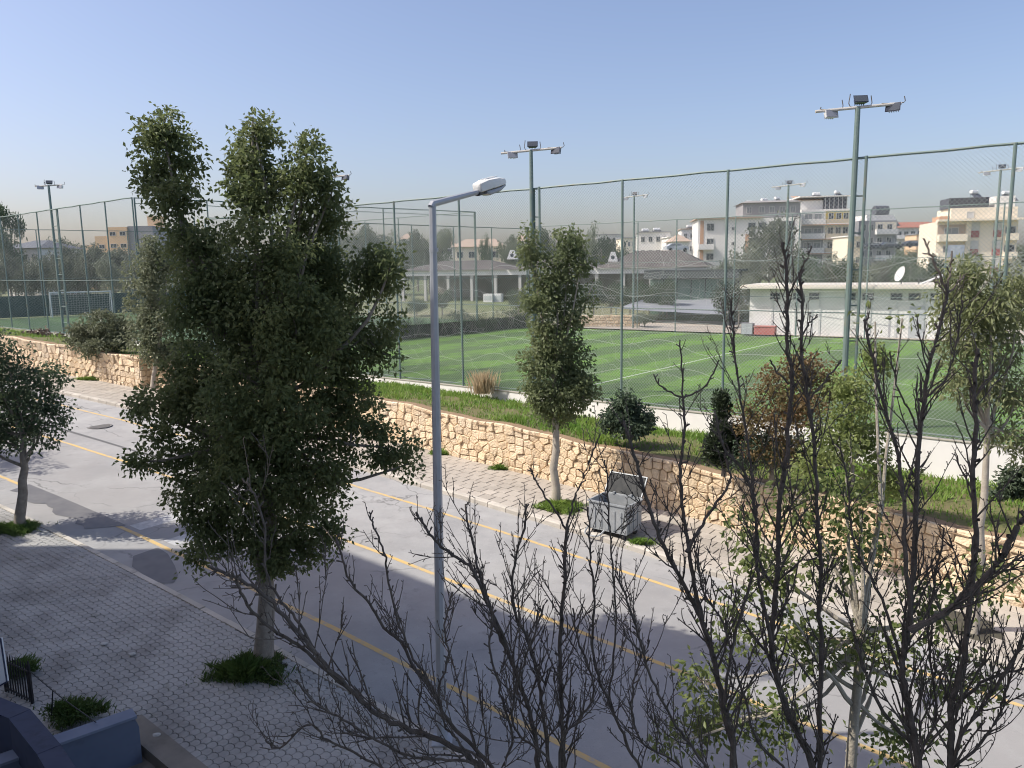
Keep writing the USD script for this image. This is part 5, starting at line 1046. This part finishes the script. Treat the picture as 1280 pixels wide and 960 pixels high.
for a, b in zip(range(5), range(1, 6)):
    P = np.array([[(*(c[k] + nn[k] * o), z) for o, z in ((0, -.9), (0, 1.25 - .004 * a), (.26, 1.25 - .004 * a), (.26, .70), (.20, .70), (.20, -.9))] for k in (a, b)])
    mb = MB().grid(P)
    for e in (0, 1): mb.add(P[e], [[0, 1, 2, 3], [0, 3, 4, 5]])
    mb.build('parapet_section', navy, par)
wp = M('white_panel', (.78, .80, .82), (.72, .75, .78), 2., 4., .6)
def slab(name, label, cat, quad, th, mat):
    q = np.array(quad); n = np.cross(q[1] - q[0], q[3] - q[0]); n /= np.linalg.norm(n); n = n if n[2] > 0 else -n
    t = thing(name, label, cat, base=q[0]); v = np.vstack([q, q - n * th])
    MB().add(v, [[0, 1, 2, 3], [7, 6, 5, 4]] + [[k, 4 + k, 4 + (k + 1) % 4, (k + 1) % 4] for k in range(4)]).build('panel', mat, t)
    g = q.mean(0); e = MB()
    for k in range(4): e.tube([q[k] + n * .006, q[(k + 1) % 4] + n * .006], .012, 5)
    e.build('trim', navy, t)
slab('awning_sheet', 'pale panel below the dark parapet in the lower left corner', 'panel', [onz(-30, 934, .55), onz(19, 921, .55), onz(25, 948, .55), onz(-30, 966, .55)], .05, wp)
slab('gate_sheet', 'narrow pale panel at the left edge beside the iron railing', 'panel', [at(-12, 800, 10.4), at(1, 798, 10.4), at(9, 852, 10.3), at(-12, 864, 10.3)], .04, wp)
blk = M('black_iron', (.012, .012, .014), (.02, .02, .022), 8., 3., .5, spec=.4)
rail_t = thing('iron_railing', 'short black iron railing with spear-topped bars at the lower left', 'railing', base=onz(40, 880, .4))
A0, A1 = onz(8, 864, .42), onz(41, 880, .36); up = V(0, 0, 1)
for k in np.linspace(0, 1, 11):
    b = A0 + (A1 - A0) * k; hgt = .62 + (.03 if k in (0, 1) else 0)
    MB().tube([b, b + up * hgt, b + up * (hgt + .07)], [.011, .011, .002] if 0 < k < 1 else [.024, .024, .01], 5).build('bar', blk, rail_t)
for z in (.06, .54): MB().tube([A0 + up * z, A1 + up * z], .016, 5).build('rail', blk, rail_t)
wa, wb_ = A1 + up * .56, onz(120, 903, .84); t = thing('slack_wire', 'thin dark wire running from the iron railing to the stub wall', 'wire', base=wa)
MB().tube(smooth_path([wa, (wa + wb_) / 2 + V(0, 0, -.03), wb_]), .008, 5).build('strand', blk, t); sk = onz(64, 903, .36); MB().tube([sk, (wa * .62 + wb_ * .38) + V(0, 0, -.02)], .009, 5).build('stake', blk, t)
for u_, v_ in ((196, 915), (130, 806), (165, 816)):
    c = onz(u_, v_, .3 if u_ > 170 else .44); s_, d_ = sd(c); c = rp(s_, d_, .10); t = trimesh.creation.icosphere(1, .05); p = np.array(t.vertices) * [1.3, .9, .45] * (1 + .5 * (meshkit.noise(np.array(t.vertices) * 40, u_)[:, None] - .5))
    MB().add(p + c + (0, 0, .015), t.faces).build('litter', cloth_white, None, {196: 'crumpled white scrap of litter beside the top step', 130: 'pale scrap of litter on the near pavement, left of the other', 165: 'pale scrap of litter on the near pavement, nearer the big tree'}[u_], 'litter')

# ---- unseen house of the viewpoint and neighbours, heights stepped to place sun and shade
def own_block(name, label, s0, s1, d0, d1, ztop, seed, holes=True):
    c = C0 + ((s0 + s1) / 2) * U2 + d0 * N2; t = thing(name, label, 'apartment house', base=(c[0], c[1], -1.)); o = C0 + s1 * U2 + d0 * N2; f = frame((o[0], o[1], 0), -U2, -np.r_[N2, 0]); L, D = s1 - s0, d0 - d1
    block(t, f, (0, 0, -3), (L, D, ztop), plaster); block(t, f, (-.3, -.3, ztop), (L + .3, D + .3, ztop + .25), grey_pl, 'roof')
    for z in np.arange(2.0, ztop - 1.5, 3.1):
        for a in np.arange(2.2, L - 1, 3.4): window(t, f, a, z, 1.4, 1.4)
    return t, f, L, D
t, f, L, D = own_block('apartment_house', 'tall pale apartment house on the near side, behind and left of the viewpoint', 5.5, 18.6, -12.7, -23, 20.0, 1)
own_block('apartment_house', 'middling pale apartment house under the viewpoint, joined to the tall one', -16, -.2, -12.75, -22, 17.0, 2)
own_block('apartment_house', 'unseen lowest pale block, kept low to let sun through between the tall house and the middling one', -.1, 5.4, -12.8, -22, 10.5, 4)  # low unseen block, shaped as a gap for the sun to pass
own_block('apartment_house', 'lower pale apartment house next door on the near side, outside the view', 19.2, 38, -12.9, -22, 13.0, 3)

# ------------------------------------------------------------------ bare trees close to the viewpoint
def bare_tree(label, base, fork, r0, limbs, seed, density=1.):
    """limbs: (depth at base, depth at tip, base radius, tip radius, [(u, v) from base to tip])."""
    rng = np.random.default_rng(seed); base, fork = np.asarray(base, float), np.asarray(fork, float)
    t = thing('bare_tree', label, 'bare tree', base=base)
    k = np.linspace(0, 1, 8)[:, None]; p = base + (fork - base) * k; p[1:-1] += rng.normal(size=(6, 3)) * [.04, .04, 0]
    MB().tube(np.vstack([base - V(0, 0, .2), p]), np.r_[r0 * 1.7, np.linspace(r0 * 1.25, r0, 8)], 10).build('trunk', bare_bark, t, smooth=True)
    def buds(mb, q, r, step, size):
        """Short spurs set alternately along a shoot."""
        L = np.r_[0, np.cumsum(np.linalg.norm(np.diff(q, axis=0), axis=1))]
        if L[-1] < step: return
        x = np.arange(step * rng.uniform(.4, 1), L[-1], step) ; x = x + rng.uniform(-.25, .25, len(x)) * step
        P = np.stack([np.interp(x, L, q[:, c]) for c in range(3)], 1); T = unit(np.stack([np.interp(x, L, np.gradient(q[:, c])) for c in range(3)], 1))
        d = unit(np.cross(T, rng.normal(size=P.shape)) + T * rng.uniform(.5, 1.2, (len(x), 1)) + V(0, 0, .25)); ln = size * rng.uniform(.5, 1.5, (len(x), 1))
        mb.segs(P, P + d * ln, r * 1.0, 4)
        mb.segs(P + d * ln * .75, P + d * ln * 1.2, r * 1.2, 3)
    def shoot(mb, a, d, L, r, lev):
        n = max(4, int(L / .09)); q = [a]; d = unit(d)
        for i in range(n):
            d = unit(d + rng.normal(size=3) * .11 + V(0, 0, .10)); q.append(q[-1] + d * L / n)
        q = np.array(q); mb.tube(q, np.linspace(r, max(.0019, r * .42), len(q)), 5 if lev == 0 else 4)
        buds(mb, q, max(.0022, r * .5), .06, .018)
        if lev < 2 and L > .22:
            for i in range(rng.integers(1, 4) if lev == 0 else rng.integers(0, 3)):
                j = rng.integers(1, len(q) - 1); shoot(mb, q[j], unit(q[j] - q[j - 1]) + unit(rng.normal(size=3)) * .75 + V(0, 0, .25), L * rng.uniform(.3, .6), r * .7, lev + 1)
    for y0, y1, ra, rb, pts in limbs:
        pts = np.array(pts, float); w_ = np.linspace(0, 1, len(pts)); yy = y0 + (y1 - y0) * w_
        q = np.array([at(u, v, y) for (u, v), y in zip(pts, yy)])
        if np.linalg.norm(q[0] - fork) < 3.2 and pts[0][1] > 930: q = np.vstack([fork, q])
        q = smooth_path(q, 5); q[1:-1] += rng.normal(size=(len(q) - 2, 3)) * .004
        k = np.linspace(0, 1, len(q)); ra, rb = ra * .55, rb * .95; mb = MB().tube(q, ra + (rb - ra) * k ** .8, 8); L = np.linalg.norm(np.diff(q, axis=0), axis=1).sum()
        buds(mb, q[int(len(q) * .3):], max(.004, rb * .8), .06, .03)
        for x in np.arange(.35, L, .07 / density):
            j = min(len(q) - 2, int(x / L * (len(q) - 1))); T = unit(q[j + 1] - q[j]); o = unit(np.cross(T, rng.normal(size=3))); fr_ = x / L
            if rng.uniform() < .30: continue
            shoot(mb, q[j], T * .75 + o * .75 + V(0, 0, .35), rng.uniform(.14, .74) * (1.1 - .68 * fr_), min(.0085, max(.0036, (ra + (rb - ra) * fr_) * .40)), 0 if fr_ < .85 else 1)
        mb.build('branch', bare_bark, t)
    return t
gf = lambda x, y: float(rp(*sd(V(x, y)), 0)[2]) - .85
L1 = [(4.6, 4.2, .040, .009, [(612, 985), (591, 950), (551, 926), (514, 912), (473, 893), (438, 862), (406, 830), (379, 797), (351, 765), (329, 742), (306, 728), (280, 716), (262, 708)]),
      (4.6, 4.0, .022, .008, [(438, 862), (404, 834), (372, 806), (340, 786), (312, 760), (300, 735), (290, 715)]),
      (4.7, 5.0, .018, .007, [(400, 826), (375, 780), (352, 752), (333, 714), (331, 660), (318, 618), (303, 598)]),
      (4.6, 4.9, .028, .007, [(620, 975), (591, 933), (559, 900), (542, 864), (518, 836), (502, 803), (480, 784), (462, 755), (441, 731), (428, 700), (420, 672)]),
      (4.6, 4.7, .016, .006, [(545, 868), (531, 842), (514, 818), (498, 775), (486, 730), (480, 690), (468, 660), (461, 640)]),
      (4.4, 4.0, .018, .006, [(600, 968), (560, 950), (520, 948), (470, 925), (430, 900), (395, 880), (370, 850)]),
      (4.5, 4.6, .014, .006, [(610, 970), (575, 930), (556, 905), (548, 870), (560, 820), (556, 780), (566, 740)]),
      (4.4, 4.1, .016, .006, [(590, 975), (540, 965), (490, 962), (440, 940), (410, 925), (385, 905), (350, 935), (332, 925)]),
      (4.6, 4.6, .018, .006, [(620, 980), (640, 930), (632, 890), (622, 850), (612, 812), (615, 770), (606, 730)])]
L2 = [(4.7, 4.9, .034, .008, [(676, 985), (672, 932), (662, 890), (648, 850), (634, 814), (619, 780), (606, 745), (590, 712), (570, 696), (548, 680), (530, 656), (520, 640)]),
      (4.7, 5.1, .022, .007, [(648, 850), (630, 800), (612, 756), (600, 720), (594, 690), (586, 660), (582, 630)]),
      (4.8, 5.0, .026, .007, [(690, 985), (680, 900), (672, 845), (660, 800), (646, 775), (640, 735), (644, 700), (655, 660), (658, 630)]),
      (4.7, 4.9, .034, .010, [(706, 985), (704, 925), (701, 868), (701, 796), (705, 742), (706, 690), (709, 655)]),
      (4.9, 5.0, .014, .005, [(708, 662), (694, 638), (680, 618), (668, 598), (663, 585)]),
      (4.9, 5.0, .014, .005, [(709, 655), (718, 622), (728, 598), (740, 568), (749, 545)]),
      (4.7, 4.9, .022, .006, [(800, 990), (786, 935), (768, 893), (748, 846), (741, 803), (742, 760), (741, 722), (737, 680), (735, 634)]),
      (4.8, 4.9, .013, .005, [(760, 880), (768, 820), (770, 760), (765, 695), (761, 650), (759, 600), (756, 575)]),
      (4.6, 4.8, .016, .006, [(700, 940), (726, 900), (742, 870), (735, 830), (722, 800), (716, 760)]),
      (4.6, 4.5, .016, .006, [(690, 960), (655, 925), (640, 900), (645, 860), (655, 830), (668, 790), (684, 750)])]
L3 = [(4.6, 4.9, .042, .009, [(922, 990), (916, 925), (903, 874), (890, 817), (876, 772), (853, 727), (832, 690), (815, 645), (803, 606), (790, 560), (780, 528)]),
      (4.7, 5.0, .028, .008, [(876, 772), (866, 720), (860, 680), (854, 640), (850, 590), (855, 540), (854, 497)]),
      (5.0, 5.1, .012, .005, [(854, 497), (838, 490), (824, 480), (817, 468)]), (5.0, 5.1, .012, .005, [(854, 497), (878, 486), (892, 466), (899, 450)]), (5.0, 5.1, .012, .005, [(854, 497), (852, 460), (850, 425)]),
      (4.7, 5.1, .020, .007, [(858, 690), (878, 655), (900, 622), (913, 598), (905, 570)]),
      (4.6, 5.0, .020, .006, [(905, 880), (918, 800), (935, 740), (948, 690), (942, 625), (936, 567), (924, 485), (917, 430), (914, 375)]),
      (4.7, 5.1, .046, .010, [(1018, 990), (1008, 940), (986, 893), (972, 852), (964, 803), (970, 740), (973, 690), (974, 630), (980, 590), (986, 525), (990, 470), (983, 432), (984, 385), (983, 340), (978, 303)]),
      (5.1, 5.2, .012, .006, [(984, 372), (998, 345), (1008, 325), (1014, 308)]),
      (4.7, 4.9, .024, .007, [(964, 803), (952, 740), (944, 690), (945, 640), (930, 590), (905, 560), (895, 520)]),
      (4.7, 5.0, .036, .009, [(1022, 990), (1024, 900), (1027, 822), (1024, 760), (1026, 705), (1021, 640), (1018, 560), (1010, 497), (1002, 440), (1003, 395), (1000, 345)]),
      (5.0, 5.1, .012, .006, [(1010, 500), (1028, 480), (1042, 462), (1052, 450)]), (5.0, 5.0, .012, .006, [(986, 480), (970, 462), (962, 450)]), (5.0, 5.1, .011, .005, [(1002, 420), (1012, 404), (1022, 396)]),
      (4.6, 4.7, .018, .006, [(990, 985), (950, 930), (930, 870), (915, 820), (905, 780), (880, 740), (870, 690)]),
      (4.6, 4.4, .020, .006, [(900, 985), (862, 930), (838, 895), (815, 850), (800, 800), (788, 760), (770, 720)]),
      (4.5, 4.5, .016, .005, [(880, 990), (840, 950), (800, 925), (790, 880), (796, 840), (812, 800)])]
L4 = [(4.4, 5.0, .050, .010, [(1150, 990), (1146, 938), (1136, 886), (1127, 836), (1134, 790), (1143, 700), (1145, 600), (1149, 545), (1156, 500), (1162, 454), (1172, 420), (1184, 364)]),
      (5.0, 5.1, .016, .006, [(1184, 364), (1170, 335), (1160, 312), (1154, 298)]), (5.0, 5.1, .014, .006, [(1184, 364), (1188, 340), (1190, 314)]), (5.0, 5.1, .012, .006, [(1184, 366), (1198, 352), (1206, 345)]), (5.0, 5.1, .010, .005, [(1182, 368), (1172, 354), (1167, 350)]),
      (4.9, 5.0, .014, .005, [(1158, 495), (1178, 478), (1190, 452), (1198, 420), (1203, 375)]), (4.9, 5.0, .013, .005, [(1150, 545), (1135, 510), (1120, 480), (1112, 440)]),
      (4.6, 4.9, .020, .006, [(1127, 830), (1110, 770), (1090, 725), (1074, 696), (1062, 650), (1060, 600), (1050, 560)]),
      (4.5, 5.0, .028, .008, [(1139, 780), (1132, 700), (1130, 640), (1124, 580), (1110, 525), (1094, 462), (1084, 420), (1080, 400)]),
      (4.4, 4.2, .040, .016, [(1137, 788), (1165, 775), (1190, 760), (1224, 730), (1250, 697), (1278, 650), (1310, 600)]),
      (4.4, 4.6, .044, .012, [(1188, 990), (1188, 930), (1190, 880), (1205, 820), (1212, 752), (1220, 680), (1216, 600), (1220, 530), (1218, 480), (1222, 436)]),
      (4.6, 4.7, .012, .005, [(1218, 500), (1230, 478), (1244, 466)]), (4.5, 4.4, .022, .007, [(1190, 890), (1225, 855), (1255, 842), (1290, 834)]), (4.4, 4.3, .026, .008, [(1194, 940), (1230, 880), (1262, 830), (1290, 775)]),
      (4.5, 4.7, .024, .007, [(1140, 930), (1105, 890), (1085, 850), (1070, 805), (1060, 760), (1045, 730)]), (4.5, 4.8, .018, .006, [(1150, 960), (1170, 900), (1165, 840), (1160, 780), (1170, 720), (1180, 660)]),
      (4.4, 4.4, .02, .006, [(1170, 990), (1225, 930), (1250, 890), (1262, 850), (1275, 800)])]
for lab, x, y, fk, r0, L_, sd_n in (('bare dark twiggy tree nearest the lamp, its long limb sprawling to the left', .0, 4.6, at(618, 1090, 4.65), .075, L1, 101), ('bare dark tree of upright knobbly stems in the bottom middle, before the bin', .45, 4.75, at(715, 1100, 4.75), .07, L2, 102),
                                    ('tall bare dark tree with two straight main stems right of the middle', 1.75, 4.75, at(980, 1110, 4.75), .085, L3, 103), ('thick-limbed bare dark tree at the lower right with a limb slanting to the right edge', 2.55, 4.45, at(1165, 1110, 4.45), .09, L4, 104)):
    bare_tree(lab, (x, y, gf(x, y)), fk, r0, L_, sd_n, 1.0 if L_ is L1 else 1.4)
